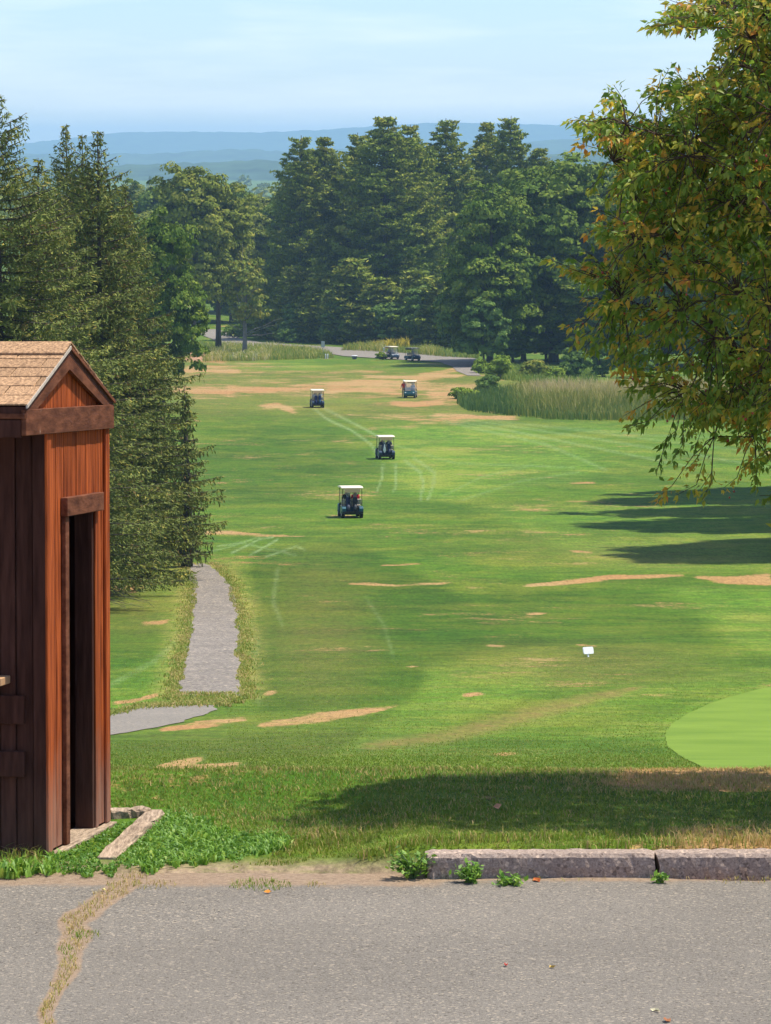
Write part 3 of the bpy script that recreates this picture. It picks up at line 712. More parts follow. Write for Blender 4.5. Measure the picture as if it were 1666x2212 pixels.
# ------------------------------------------------------------------ wooden hut
M_stain = mat('orange_stain', (.34, .077, .019), 0.85, 0.08, 0.45, 5, 0.5, 22, dark=(.15, .030, .009), stretch=(6, 6, .5), rand=.16)
M_brown = mat('brown_paint', (.155, .058, .030), 0.85, 0.08, 0.4, 6, 0.35, 20, dark=(.085, .030, .016), stretch=(4, 1.2, 4), rand=.12)
M_dark = mat('dark_brown_paint', (.066, .027, .018), 0.85, 0.08, 0.4, 6, 0.35, 20, dark=(.040, .015, .010), stretch=(5, 5, .6), rand=.2)
M_weath = mat('weathered_wood', (.42, .315, .22), 0.9, 0.1, 0.35, 8, 0.8, 25, dark=(.20, .145, .10), stretch=(8, 1, 8))
M_pale = mat('pale_wood', (.46, .27, .14), 0.8, 0.15, 0.2, 10)
M_shing = mat('shingle_mat', (.40, .245, .135), 0.95, 0.05, 0.5, 70, 0.8, 90, dark=(.19, .115, .068), rand=.14)
M_drip = mat('drip_edge', (.50, .42, .34), 0.6, 0.3, 0.2, 30)
M_sill = mat('grey_sill', (.085, .07, .058), 0.9, 0.1, 0.5, 6, 0.8, 25, stretch=(1, 6, 6))
HS = 17.25 / 17.8; cor = P(101, 1843, 17.25)
HUT_RZ = math.atan2(-.168, .986)
hut = empty('starter_hut', cor, 'small brown wooden booth with shingled gable roof and open narrow doorway', 'hut')
hut.rotation_mode = 'XYZ'
up = Vector((0, SLOPE, 1)).normalized(); u_ = Vector((.168, .986, 0)); u_ = (u_ - up * u_.dot(up)).normalized(); n_ = u_.cross(up).normalized()
hut.matrix_world = Matrix.Translation(cor) @ Matrix((n_, u_, up)).transposed().to_4x4() @ Matrix.Scale(HS, 4)
WZ = 2.155; LEN = 2.0; FW = 1.25; D0, D1, DH = .37, .985, 1.70
RY, ZE, ZR = .385, 2.275, 2.565; EY0, EY1 = -.455, 1.30
def roofz(y): return ZR - (ZR - ZE) * (abs(y - RY) / (RY - EY0 if y < RY else EY1 - RY))
def plank(name, mt, *b, bevel=.003, parent=hut, **kw): return MB().box(*b).build(name, mt, parent, bevel=bevel, **kw)
# gable siding, one strip each, on a dark backing
gp = MB(); gp.box(-.03, -.02, 0, D0, 0, WZ); gp.box(-.03, -.02, D1, FW, 0, WZ); gp.box(-.03, -.02, D0, D1, DH, WZ)
gp.prism_x([(0, WZ), (FW, WZ), (RY, ZR - .05)], -.03, -.02); gp.build('wall_backing', M_dark, hut)
y = .0; sw = .104
while y < FW - .01:
    y1 = min(y + sw, FW); a, b = y + .004, y1 - .004
    for (q0, q1) in ([(a, b)] if (b <= D0 or a >= D1 or (a >= D0 and b <= D1)) else ([(a, D0), (D0, b)] if a < D0 else [(a, D1), (D1, b)])):
        if q1 - q0 < .004: continue
        z0 = DH if (q0 >= D0 - 1e-6 and q1 <= D1 + 1e-6) else 0.0
        jx = random.uniform(-.002, .002)
        MB().box(-.019 + jx, jx, q0, q1, z0 + .002, WZ - .002).build('siding_board', M_stain, hut, bevel=.004)
    y = y1
y = -.30
y = -.404
while y < 1.29:
    a, b = y + .004, y + sw - .004; zb = WZ + .0
    pts = [(a, zb), (b, zb), (b, roofz(b) - .03)] + ([(RY, ZR - .03)] if a < RY < b else []) + [(a, roofz(a) - .03)]
    if max(roofz(a), roofz(b)) - .03 > zb + .03:
        MB().prism_x(pts, -.019, 0.0).build('siding_board', M_stain, hut)
    y += sw
# camera-facing wall
MB().box(-LEN, 0, .02, .03, 0, WZ).build('wall_backing', M_dark, hut)
x = -.062
while x > -LEN:
    w = .094 if random.random() < .6 else .086
    MB().box(x - w + .003, x - .003, random.uniform(-.003, .0), .019, .002, WZ - .002).build('wall_plank', M_dark, hut, bevel=.004)
    x -= w
plank('wall_plank', M_dark, -LEN, -.0, FW - .02, FW, -.07, WZ); plank('wall_plank', M_dark, -LEN - .02, -LEN, 0, FW, -.07, WZ)
plank('corner_board', M_dark, -.060, .004, -.024, -.004, 0, WZ - .002); plank('corner_board', M_stain, .001, .018, -.022, .062, 0, WZ - .002, bevel=.004)
plank('corner_board', M_stain, .001, .019, FW - .07, FW + .012, 0, WZ - .002, bevel=.004)
# doorway
fr = empty('door_frame', (0, 0, 0)); fr.parent = hut
plank('trim', M_brown, .001, .026, D0 - .062, D0 + .006, 0, DH, parent=fr); plank('trim', M_stain, .001, .010, D1 - .004, D1 + .05, 0, DH, parent=fr)
plank('head_trim', M_brown, .002, .040, D0 - .075, D1 + .07, DH + .001, DH + .098, parent=fr)
plank('jamb', M_dark, -.098, -.0, D1 - .038, D1 - .005, .002, DH, parent=fr); plank('jamb', M_dark, -.098, -.03, D0 + .005, D0 + .035, .002, DH, parent=fr)
plank('door_sill', M_weath, -.11, .05, D0, D1, -.055, .0)
plank('floor', M_dark, -LEN, -.03, .03, FW - .02, -.06, -.012)
plank('sill_beam', M_sill, -LEN, -.004, -.034, .06, -.075, -.003); sb = plank('sill_beam', M_weath, .0, .052, -.01, FW + .02, -.10, -.003)
plank('sill_beam', M_sill, -LEN, -.004, -.030, .06, -.16, -.079)
# battens and shelf on the camera-facing wall
plank('batten', M_dark, -.9, -.106, -.040, -.005, .66, .805); plank('batten', M_dark, -.9, -.106, -.040, -.005, .39, .52)
plank('shelf', M_pale, -.9, -.185, -.18, -.005, .865, .905)
# roof
deck = MB(); deck.prism_x([(EY0, ZE - .03), (EY0, ZE), (RY, ZR), (EY1, ZE), (EY1, ZE - .03), (RY, ZR - .035)], -LEN - .12, .030)
roof = deck.build('roof', M_dark, hut)
plank('gable_beam', M_brown, .006, .032, EY0 - .01, EY1 + .015, WZ - .022, ZE - .012)
plank('eave_board', M_dark, -LEN - .1, .005, EY0 - .012, EY0 + .018, WZ - .03, ZE - .062); plank('eave_board', M_brown, -LEN - .1, .005, EY1 - .02, EY1 + .01, WZ - .02, ZE - .034)
plank('eave_trim', M_brown, -LEN - .1, .029, EY0 - .02, EY0 + .018, ZE - .058, ZE - .031)
for sgn, ye in ((1, EY0), (-1, EY1)):
    w = .070
    p = [(ye, ZE - .033), (RY, ZR - .037), (RY, ZR - .037 - w), (ye + sgn * w * 1.9, ZE - .033)]
    MB().prism_x(p if sgn < 0 else p[::-1], .008, .030).build('rake_board', M_brown, hut)
    p = [(ye - sgn*.012, ZE - .006), (ye - sgn*.012, ZE + .012), (RY, ZR + .014), (RY, ZR - .004)]
    MB().prism_x(p if sgn > 0 else p[::-1], .031, .040).build('drip_edge', M_drip if sgn > 0 else M_brown, hut)
PIT = math.atan2(ZR - ZE, RY - EY0); slen = math.hypot(ZR - ZE, RY - EY0); ne = 6; ex = (slen - .06) / ne
shm = []
for v in range(3):
    b = MB(); b.box(-.162, .162, -.012, ex + .02, 0, .009)
    o = b.build('shingle', M_shing, bevel=.002); shm.append(o.data); bpy.data.objects.remove(o)
for side in (0, 1):
    for c in range(ne):
        x = .040 - .162 - (.0 if c % 2 == 0 else .165) - .04 * (c // 2); first = True
        xs = [x - .33 * k for k in range(8)]
        xs = [x + .33] + xs
        for q in xs:
            if q < -LEN - .05: continue
            lo, hi = q - .162, min(q + .162, .036)
            if hi - lo < .012: continue
            yl = c * ex
            ob = bpy.data.objects.new('shingle', shm[c % 3]); COL.objects.link(ob); ob.parent = roof
            sx = (hi - lo) / .324
            yy_ = EY0 + yl * math.cos(PIT) if side == 0 else EY1 - yl * math.cos(PIT)
            ob.location = ((hi + lo) / 2, yy_, ZE + yl * math.sin(PIT) + .010 + random.uniform(0, .002)); ob.scale = (sx, 1, 1)
            ob.rotation_euler = (PIT - .035 + random.uniform(-.006, .006), 0, 0) if side == 0 else (PIT - .035, 0, math.pi)
for k in range(9):
    q = .040 - .117 - .235 * k
    b = MB(); b.prism_x([(RY - .155, ZR - .155*math.tan(PIT) + .022), (RY, ZR + .026), (RY + .155, ZR - .155*math.tan(PIT) + .022), (RY + .155, ZR - .155*math.tan(PIT) + .032), (RY, ZR + .037), (RY - .155, ZR - .155*math.tan(PIT) + .032)][::-1], q - .12, q + .117)
    o = b.build('ridge_shingle', M_shing, roof)

def wear(m, low, chips):
    # sun-bleached, chipped paint: pale flecks, and greyed wood where rain splashes the foot of the boards
    n, l = m.node_tree.nodes, m.node_tree.links; b = n['Principled BSDF']; src = b.inputs['Base Color'].links[0].from_socket
    t = n.new('ShaderNodeTexCoord'); mp = n.new('ShaderNodeMapping'); mp.inputs['Scale'].default_value = (1, 1, .35); l.new(t.outputs['Object'], mp.inputs[0])
    x = n.new('ShaderNodeTexNoise'); x.inputs['Scale'].default_value = 9; x.inputs['Detail'].default_value = 9; x.inputs['Roughness'].default_value = .72; l.new(mp.outputs[0], x.inputs[0])
    r = n.new('ShaderNodeValToRGB'); r.color_ramp.elements[0].position = chips; r.color_ramp.elements[1].position = chips + .04; r.color_ramp.elements[0].color = (0, 0, 0, 1); r.color_ramp.elements[1].color = (.8, .8, .8, 1); l.new(x.outputs['Fac'], r.inputs[0])
    a = n.new('ShaderNodeMix'); a.data_type = 'RGBA'; l.new(r.outputs[0], a.inputs[0]); l.new(src, a.inputs[6]); a.inputs[7].default_value = (.44, .33, .25, 1)
    s_ = n.new('ShaderNodeSeparateXYZ'); l.new(t.outputs['Object'], s_.inputs[0])
    q = n.new('ShaderNodeMath'); q.operation = 'MULTIPLY_ADD'; l.new(x.outputs['Fac'], q.inputs[0]); q.inputs[1].default_value = -.9; q.inputs[2].default_value = .45; u = n.new('ShaderNodeMath'); u.operation = 'ADD'; l.new(q.outputs[0], u.inputs[0]); l.new(s_.outputs['Z'], u.inputs[1])
    w = n.new('ShaderNodeMapRange'); l.new(u.outputs[0], w.inputs[0]); w.inputs['From Min'].default_value = 0; w.inputs['From Max'].default_value = .55; w.inputs['To Min'].default_value = low; w.inputs['To Max'].default_value = 0
    c = n.new('ShaderNodeMix'); c.data_type = 'RGBA'; l.new(w.outputs[0], c.inputs[0]); l.new(a.outputs[2], c.inputs[6]); c.inputs[7].default_value = (.30, .20, .15, 1); l.new(c.outputs[2], b.inputs['Base Color'])
wear(M_stain, .65, .70); wear(M_brown, 0.0, .665); wear(M_dark, .12, .69)
# timber edging of the planting bed by the doorway
def timber(name, p0, p1, w, h, label, m=M_weath, seg=10, seed=0):
    r = np.random.default_rng(seed); p0, p1 = Vector(p0), Vector(p1); t = (p1 - p0).normalized(); s = t.cross(Vector((0, 0, 1))).normalized(); V = []
    ring = [(-.5, 0), (-.5, .85), (-.42, 1), (.42, 1), (.5, .85), (.5, 0)]
    for i in range(seg + 1):
        c = p0.lerp(p1, i / seg) - p0
        for a, b in ring: V.append(c + s * (a * w + r.normal(0, .004)) + Vector((0, 0, b * h + r.normal(0, .004) - .03)))
    k = len(ring); f = [(i*k+j, i*k+(j+1) % k, (i+1)*k+(j+1) % k, (i+1)*k+j) for i in range(seg) for j in range(k)] + [tuple(range(k)), tuple(range(seg*k, seg*k+k))[::-1]]
    me = bpy.data.meshes.new(name); me.from_pydata(V, [], f); me.materials.append(m); me.update()
    o = link(name, me); o.location = p0; return tag(o, label, 'timber')
timber('edging_timber', N(236, 1772, .02), N(322, 1768, .02), .10, .07, 'grey weathered timber lying behind the bed beside the hut doorway', seed=1)
timber('edging_timber', N(336, 1768, .02), N(228, 1862, .0), .10, .055, 'split pale timber edging that slants toward the car park by the hut', seed=2)

# ------------------------------------------------------------------ grass blades on the verge
M_blade = leafmat('grass_blades', [(.55, .37, .17), (.42, .34, .10), (.21, .26, .035), (.15, .24, .022), (.24, .33, .04)], 0.3, 0.6, 0.2)
M_weed = leafmat('weed_leaves', [(.11, .24, .03), (.17, .33, .035), (.24, .40, .045), (.34, .44, .06)], 0.3, 0.5, 0.3)
def blades(name, X, D, Z, hgt, wid, tint, mat_, bend=.5, r=None, **kw):
    r = r or rng; n = len(X); an = r.uniform(0, 6.283, n); be = r.uniform(.2, 1.0, n) * bend
    base = np.stack([X, D, Z], 1); dr = np.stack([np.cos(an), np.sin(an), np.zeros(n)], 1)
    a2 = an + 1.57 + r.normal(0, .5, n); sd = np.stack([np.cos(a2), np.sin(a2), np.zeros(n)], 1) * (wid * .5)[:, None]
    mid = base + dr * (hgt * be * .30)[:, None] + np.array([0, 0, 1]) * (hgt * .6)[:, None]
    tip = base + dr * (hgt * be)[:, None] + np.array([0, 0, 1]) * (hgt * (1 - .35 * be))[:, None]
    V = np.stack([base - sd, base + sd, mid + sd * .8, mid - sd * .8, tip], 1).reshape(-1, 3); b = np.arange(n)[:, None] * 5
    Fq = np.concatenate([b + np.array([[0, 1, 2]]), b + np.array([[0, 2, 3]]), b + np.array([[3, 2, 4]])])
    return link(name, np_mesh(name, V, Fq, mat_, np.tile(tint, 3)), kind='stuff', **kw)
n = 130000
X = rng.uniform(-3.2, 3.2, n); D = rng.uniform(16.8, 20.25, n)
Z = gz(D, X) - .004
px, py = proj(X, D, Z)
hloc = (np.stack([X, D, Z], 1) - np.array(cor)) @ np.array([list(n_), list(u_), list(up)]).T
keep = ~((hloc[:, 0] < .06) & (hloc[:, 0] > -LEN - .05) & (hloc[:, 1] > -.05) & (hloc[:, 1] < FW + .05))
patch = fbm1(X * 1.1 + 3.1 * np.sin(D * 1.3), 31, 4, 1.3)
front = np.interp(px, [-500, 0, 60, 200, 420, 560, 700, 850, 915, 930], [1885, 1885, 1893, 1888, 1884, 1872, 1858, 1860, 1850, 1845]) + 8 * fbm1(X, 77, 3, 6)
keep &= (py < front) | (px > 930)
keep &= ~((px > 915) & (D < 16.765 + .03 * np.abs(fbm1(X, 8, 3, 5))))
keep &= ~inpoly([(95, 1856), (225, 1775), (352, 1752), (470, 1790), (640, 1825), (560, 1865), (430, 1890), (0, 1915), (0, 1872), (90, 1872)], px, py)
keep &= ~((px < 360) & (py > 1748) & (py < 1790))
dr_ = np.interp(px, [0, 1200, 1300, 1420, 1666], [.04, .08, .45, .95, .95]) * (1 - sm(1698, 1722, py)) + .5 * sm(1760, 1800, py) * sm(1380, 1520, px) + .15
thin = rng.uniform(0, 1, n) < np.clip(.85 - .35 * np.clip(patch, 0, 1), .3, 1)
keep &= thin
X, D, Z, px, py, dr_, patch = (a[keep] for a in (X, D, Z, px, py, dr_, patch)); n = len(X)
ht = rng.uniform(.018, .042, n) * (1 + .25 * patch)
long_ = sm(1795, 1830, py + 10 * patch) * np.clip(.4 + patch, 0, 1.2)
ht = ht * (1 + 1.1 * long_)
isdry = rng.uniform(0, 1, n) < np.clip(dr_ + .22 * patch, .05, .9)
ti = np.where(isdry, rng.uniform(0, .32, n), np.clip(.62 + .15 * rng.normal(size=n) + .12 * patch, .35, 1))
blades('verge_grass', X, D, Z - .005, ht, rng.uniform(.003, .007, n), ti, M_blade, .9)
# rank green weeds at the hut and along the worn edge
wp = [(95, 1856), (160, 1822), (225, 1785), (330, 1790), (352, 1762), (430, 1770), (470, 1800), (600, 1808), (640, 1830), (560, 1858), (430, 1872), (330, 1884), (200, 1888), (60, 1895), (0, 1905), (0, 1872), (90, 1872)]
n = 26000
px = rng.uniform(-30, 700, n); py = rng.uniform(1755, 1912, n)
k = ~((px < 104) & (py < 1884)) & inpoly(wp, px + 12 * fbm1(py, 5, 3, .12), py + 8 * fbm1(px, 6, 3, .05))
k &= ~(segd([(336, 1768), (228, 1862)], px, py) < 15)
px, py = px[k], py[k]; D = dn_of_y(py); Z = lot_z(D) + .004; dep = D * ct - (Z - H) * st; X = (px - CX) / F * dep; n = len(X)
hl = (np.stack([X, D, Z], 1) - np.array(cor)) @ np.array([list(n_), list(u_), list(up)]).T
k = ~((hl[:, 0] < .055) & (hl[:, 1] > -.04)); X, D, Z, px, py = X[k], D[k], Z[k], px[k], py[k]; n = len(X)
pt = fbm1(X * 2, 15, 3, 1.7)
blades('weed_patch', X, D, Z, rng.uniform(.022, .075, n) * (1 + .7 * np.clip(pt, -.8, 1.2)), rng.uniform(.006, .020, n), np.clip(.38 + .27 * rng.normal(size=n) + .22 * pt, 0, 1), M_weed, 1.1)
# sparse dry tufts on the worn edge and in the crack of the asphalt
n = 60000
px = rng.uniform(-40, 1720, n); py = rng.uniform(1872, 2240, n); q = rng.uniform(0, 1, n)
cwid = np.interp(py, [1886, 1960, 2020, 2090, 2140, 2300], [28, 18, 30, 24, 16, 14])
k = (segd(crack, px, py) < cwid * (.7 + .3 * fbm1(py, 3, 3, .2)))
k |= ((px - 560) / 70) ** 2 + ((py - 1913) / 13) ** 2 < 1
k |= (((px - 330) / 55) ** 2 + ((py - 1913) / 10) ** 2 < 1) & (q < .5)
k |= (((px - 680) / 25) ** 2 + ((py - 1913) / 6) ** 2 < 1)
k |= (((px - 185) / 34) ** 2 + ((py - 2021) / 9) ** 2 < 1)
k |= (np.abs(py - (1897 + 5 * np.sin(px / 60))) < 5) & (px > 930) & (q < .12)
k |= (px > 1560) & (py < 1910) & (py > 1885) & (q < .4)
px, py = px[k], py[k]; D = dn_of_y(py); Z = lot_z(D); dep = D * ct - (Z - H) * st; X = (px - CX) / F * dep; n = len(X)
gr = (((px - 560) / 70) ** 2 + ((py - 1913) / 13) ** 2 < 1) | ((np.abs(px - 185) < 34) & (np.abs(py - 2021) < 9)) | ((np.abs(px - 1100) < 40) & (py < 1912)) | ((px < 160) & (np.abs(py - 2060) < 14))
ti = np.where(gr & (rng.uniform(0, 1, n) < .8), rng.uniform(.6, 1, n), rng.uniform(0, .45, n))
blades('dry_tufts', X, D, Z, rng.uniform(.008, .028, n), rng.uniform(.002, .005, n), ti, M_blade, 1.3)
# mown turf beyond the crest, short blades
n = 105000
D = 30 + 62 * rng.uniform(0, 1, n) ** 1.9; X = rng.uniform(-.122, .122, n) * D; Z = gz(D)
px, py = proj(X, D, Z)
ing = inpoly([(x, y) for x, y in zip(gxl, gy)] + [(2000, 1672), (2000, 1480)], px, py)
k = ~ing; X, D, Z, px, py = X[k], D[k], Z[k], px[k], py[k]; n = len(X)
pt = fbm1(X * .5 + 2 * np.sin(D * .4), 41, 4, .8)
dryp = np.zeros(n)
for pts, hh in (([(552, 1568), (680, 1552), (790, 1536), (872, 1522)], 10), ([(290, 1674), (380, 1652), (440, 1640)], 9), ([(330, 1668), (440, 1657), (525, 1648)], 6), ([(780, 1612), (960, 1590), (1130, 1545), (1260, 1510), (1390, 1484)], 12), ([(340, 1578), (440, 1564), (540, 1552)], 9)):
    dryp = np.maximum(dryp, 1 - sm(.6, 1.6, segd(pts, px, py) / hh))
k = rng.uniform(0, 1, n) > dryp * .9; X, D, Z, px, py, pt = X[k], D[k], Z[k], px[k], py[k], pt[k]; n = len(X)
k = ~((py > 1520) & (py < 1600) & (px < 490)); X, D, Z, pt = X[k], D[k], Z[k], pt[k]; n = len(X)
blades('mown_grass', X, D, Z - .003, rng.uniform(.012, .032, n), rng.uniform(.006, .014, n), np.clip(.66 + .16 * rng.normal(size=n) + .10 * pt, .3, 1), M_blade, 1.0)

# coarse yellowing grass creeping over the edges of the paths
n = 16000; py = rng.uniform(1216, 1512, n); sdn = rng.integers(0, 2, n)
pl_, pr_ = np.interp(py, [p[0] for p in pathL], [p[1] for p in pathL]), np.interp(py, [p[0] for p in pathR], [p[1] for p in pathR])
off = np.abs(rng.normal(0, 15, n)) - 5 - 7 * np.clip(fbm1(py + 300 * sdn, 61, 4, .09), -1, 1); px = np.where(sdn == 0, pl_ - off, pr_ + off)
px = np.concatenate([px, rng.uniform(370, 530, 2500), rng.uniform(230, 500, 3000)]); e1 = rng.uniform(1498, 1520, 2500); x3 = px[-3000:]
py = np.concatenate([py, e1, np.interp(x3, [230, 300, 440, 500], [1546, 1527, 1520, 1522]) + rng.normal(0, 3, 3000)]); n = len(px)
D = d_of_y(py); Z = gz(D); X = (px - CX) / F * (D * ct - (Z - H) * st)
blades('path_edge_grass', X, D, Z, rng.uniform(.03, .10, n), rng.uniform(.012, .03, n), np.clip(.42 + .18 * rng.normal(size=n) + .12 * fbm1(py * .05, 63, 3, 1), 0, 1), M_blade, 1.2)
# leafy weeds against the kerb, each a plant
M_stem = mat('green_stem', (.10, .16, .05), .7)
def weed(x, y, h, w, n, label, seed):
    r = np.random.default_rng(seed); p = N(x, y); o = empty('weed_plant', p, label, 'weed'); Cs, As = [], []; m = MB()
    for i in range(n):
        an = r.uniform(0, 6.28); L = w * r.uniform(.4, 1); tip = np.array([math.cos(an) * L, math.sin(an) * L, h * r.uniform(.45, 1) * (1.15 - .5 * L / w)])
        m.tube([(0, 0, -.01), tip * np.array([.4, .4, .6]), tip], [.003, .0025, .0015], 4, False)
        for j in range(9):
            s = .3 + .7 * j / 8; c = tip * np.array([s, s, s ** .8]) + r.normal(0, .012, 3); Cs.append(c); As.append(unit(tip * [1, 1, .3] + r.normal(0, .06, 3)))
    C, A = np.array(Cs), np.array(As); k = len(C); nr = unit(r.normal(size=(k, 3)) * .5 + [0, 0, 1]); B = unit(np.cross(A, nr)); s = r.uniform(.010, .021, k)
    V, f = rhomb(C, A * s[:, None], B * (s * .55)[:, None])
    link('foliage', np_mesh('foliage', V, f, M_weed, np.clip(.35 + .25 * r.normal(size=k), 0, 1)), o); m.build('stem', M_stem, o)
weed(893, 1898, .17, .12, 34, 'bushy green weed growing at the broken end of the kerb', 1)
weed(1017, 1908, .11, .085, 24, 'round leafy weed against the kerb face, second from its broken end', 2)
weed(1100, 1912, .05, .09, 16, 'low flat yellow-green weed at the foot of the kerb', 3)
weed(1425, 1908, .05, .03, 7, 'tiny weed sprouting from the crack between two kerb pieces', 4)
for i, (x, y, c, s, lb) in enumerate([(1160, 1904, (.50, .13, .03), .035, 'orange fallen leaf lying at the foot of the kerb'), (578, 1930, (.60, .24, .03), .025, 'small orange leaf on the asphalt by the grass tuft'),
        (1415, 2186, (.62, .56, .36), .022, 'pale cream leaf lying on the asphalt near the bottom edge'), (1440, 2208, (.34, .14, .06), .03, 'brown curled leaf at the bottom edge of the asphalt'),
        (1092, 2088, (.45, .05, .04), .016, 'red fallen leaf scrap lying alone on the asphalt'), (1195, 2092, (.62, .42, .10), .018, 'yellow fallen leaf scrap lying alone on the asphalt'),
        (1075, 1800, (.42, .20, .09), .05, 'brown dead leaf caught in the grass above the kerb'), (223, 1925, (.72, .62, .25), .02, 'pale yellow leaf beside the crack of the asphalt')]):
    p = N(x, y, .005 if y > 1860 else .14); r = random.Random(i)
    me = bpy.data.meshes.new('fallen_leaf'); me.from_pydata([(-s, 0, .004), (-.2*s, .45*s, .006), (.5*s, .4*s, .01), (s, 0, .003), (.5*s, -.42*s, .012), (-.2*s, -.5*s, .003), (0, 0, -.002)], [], [(0, 1, 6), (1, 2, 6), (2, 3, 6), (3, 4, 6), (4, 5, 6), (5, 0, 6)][::1])
    me.materials.append(mat('fallen_leaf_mat', c, .7, .2)); o = link('fallen_leaf', me); o.location = p; o.rotation_euler = (.25, .1, r.uniform(0, 6)); tag(o, lb, 'leaf')

# ------------------------------------------------------------------ the fruit tree reaching in from the right
M_leaf = leafmat('fruit_tree_leaves', [(.15, .26, .03), (.23, .33, .04), (.38, .40, .05), (.64, .46, .055), (.72, .28, .05)], 0.5, 0.45, 0.3)
M_leaf_dk = leafmat('fruit_tree_leaves_green', [(.09, .19, .03), (.14, .24, .04)], 0.35, 0.42, 0.4)
M_fruit = mat('fruit_skin', (.36, .06, .03), .4, .4, .3, 20)
M_twig = mat('twig_bark', (.085, .058, .042), .9, .1, .3, 10, .4, 40)
def near_tree():
    r = np.random.default_rng(12)
    TX, TD = 4.2, 19.2; tz = float(lot_z(19.2)) + .09
    root = empty('crabapple_tree', (TX, TD, tz), 'near fruit tree with yellowing green leaves overhanging from beside the verge', 'tree')
    o0 = np.array([TX, TD, tz])
    sil = [(1540, -10), (1425, 38), (1440, 62), (1560, 45), (1600, 120), (1560, 150), (1520, 178), (1420, 195), (1440, 215), (1500, 232), (1440, 268), (1372, 262), (1345, 200), (1325, 215), (1345, 262), (1268, 258), (1290, 300), (1350, 330), (1345, 390), (1285, 372), (1370, 420), (1330, 470), (1300, 500), (1360, 540),
           (1232, 578), (1290, 600), (1320, 640), (1262, 672), (1248, 712), (1280, 735), (1330, 760), (1310, 790), (1345, 830), (1385, 870), (1400, 920), (1430, 880), (1480, 900), (1520, 960), (1440, 1000), (1430, 1025), (1500, 1010), (1540, 1050), (1400, 1070), (1385, 1085), (1440, 1090), (1520, 1085), (1535, 1115), (1560, 1070), (1640, 1010), (1700, 1000), (1760, 1000), (1760, -10)]
    # candidate spray points, in a crown round the trunk
    pts = []
    while len(pts) < 7200:
        X = r.uniform(1.0, 7.2); D = r.uniform(17.9, 20.5); Z = r.uniform(tz + 1.0, tz + 5.3)
        e = ((X - TX) / 3.2) ** 2 + ((D - TD) / 1.3) ** 2 + ((Z - tz - 3.8) / 2.9) ** 2
        if e > 1.12: continue
        x, y = proj(X, D, Z)
        if x < 1700 and not inpoly(sil, np.array(x), np.array(y)): continue
        dens = 1.0
        if x < 1700 and y > 900: dens = .11
        if e < .25: dens *= .3
        if x > 1700: dens *= .22
        if math.sin(2.3*X+1) + math.sin(2.9*D+.8*X) + math.sin(2.6*Z-1.2*X) < -.35: dens *= .36
        if r.uniform() > dens: continue
        pts.append((X, D, Z))
    # extra tips that carry the outline
    for (x, y) in [(1425, 40), (1470, 40), (1520, 20), (1335, 205), (1345, 230), (1268, 262), (1295, 270), (1420, 195), (1460, 200), (1232, 580), (1262, 585), (1250, 705), (1270, 690), (1300, 380), (1340, 475), (1440, 1012), (1470, 1000), (1390, 1080), (1430, 1075), (1530, 1110), (1535, 1090), (1500, 1060), (1380, 880), (1400, 910), (1480, 60), (1285, 320), (1330, 560), (1310, 640)]:
        pp = P(x, y, 19.1 + r.normal(0, .3)); pts.append(tuple(pp))
    pts = np.array(pts) - o0
    # limbs: trunk then main limbs grown greedily toward the tips
    nodes = [np.array([0, 0, z]) for z in np.linspace(0, 1.7, 8)]; par = [-1] + list(range(7))
    att = pts[r.permutation(len(pts))[:1300]].copy(); alive = np.ones(len(att), bool); step = .22
    for it in range(170):
        nd = np.array(nodes); dd = np.linalg.norm(att[:, None, :] - nd[None], axis=2) if len(nd) * len(att) < 4e6 else None
        if dd is None: break
        near = dd.argmin(1); dm = dd.min(1); alive &= dm > .26
        if not alive.any(): break
        new = {}
        for i in np.where(alive & (dm < 3.2))[0]: new.setdefault(near[i], []).append(att[i] - nd[near[i]])
        added = 0
        for k_, v in new.items():
            g_ = unit(np.array([unit(q) for q in v]).sum(0)[None])[0] + r.normal(0, .12, 3) + np.array([0, 0, .03])
            q = nd[k_] + unit(g_[None])[0] * step
            if len(nodes) > 8 and np.min(np.linalg.norm(nd - q, axis=1)) < .09: continue
            nodes.append(q); par.append(int(k_)); added += 1
        if not added or len(nodes) > 2600: break
    nodes = np.array(nodes); par = np.array(par); w = np.zeros(len(nodes))
    kidn = np.zeros(len(nodes), int)
    for i in range(len(nodes) - 1, 0, -1): kidn[par[i]] += 1
    area = np.where(kidn == 0, .0035 ** 2, 0.0)
    for i in range(len(nodes) - 1, 0, -1): area[par[i]] += area[i] * 1.02
    rad = np.sqrt(area) * 1.0; rad = np.minimum(rad, .14); rad = np.maximum(rad, .0035)
    m = MB()
    for i in range(1, len(nodes)):
        m.tube([nodes[par[i]], nodes[i]], [max(rad[i], min(rad[par[i]], rad[i] * 1.6)), rad[i]], 6 if rad[i] > .02 else 4, False)
    # twigs from nearest node to each spray point, with leaves
    L_c, L_a, L_t = [], [], []; fr_ = []
    nd = nodes
    for p in pts:
        j = np.linalg.norm(nd - p, axis=1).argmin(); a = nd[j]; v = p - a; ln = np.linalg.norm(v)
        if ln < .05: v = unit(r.normal(size=(1, 3)))[0] * .2; ln = .2
        if ln > .36: p = a + v / ln * r.uniform(.22, .40); v = p - a; ln = np.linalg.norm(v)
        out = unit((p * np.array([1, 1, .5]) - np.array([0, 0, 1.0]))[None])[0]
        b = p; e = p + unit((v / ln + out * .7 + r.normal(0, .35, 3))[None])[0] * r.uniform(.07, .16) + np.array([0, 0, -.02])
        mid = a + v * .5 + np.array([0, 0, .03])
        m.tube([a, mid, b, e], [.0038, .003, .0024, .0015], 3, False)
        st_ = r.uniform(0, 1); nl = r.integers(15, 30)
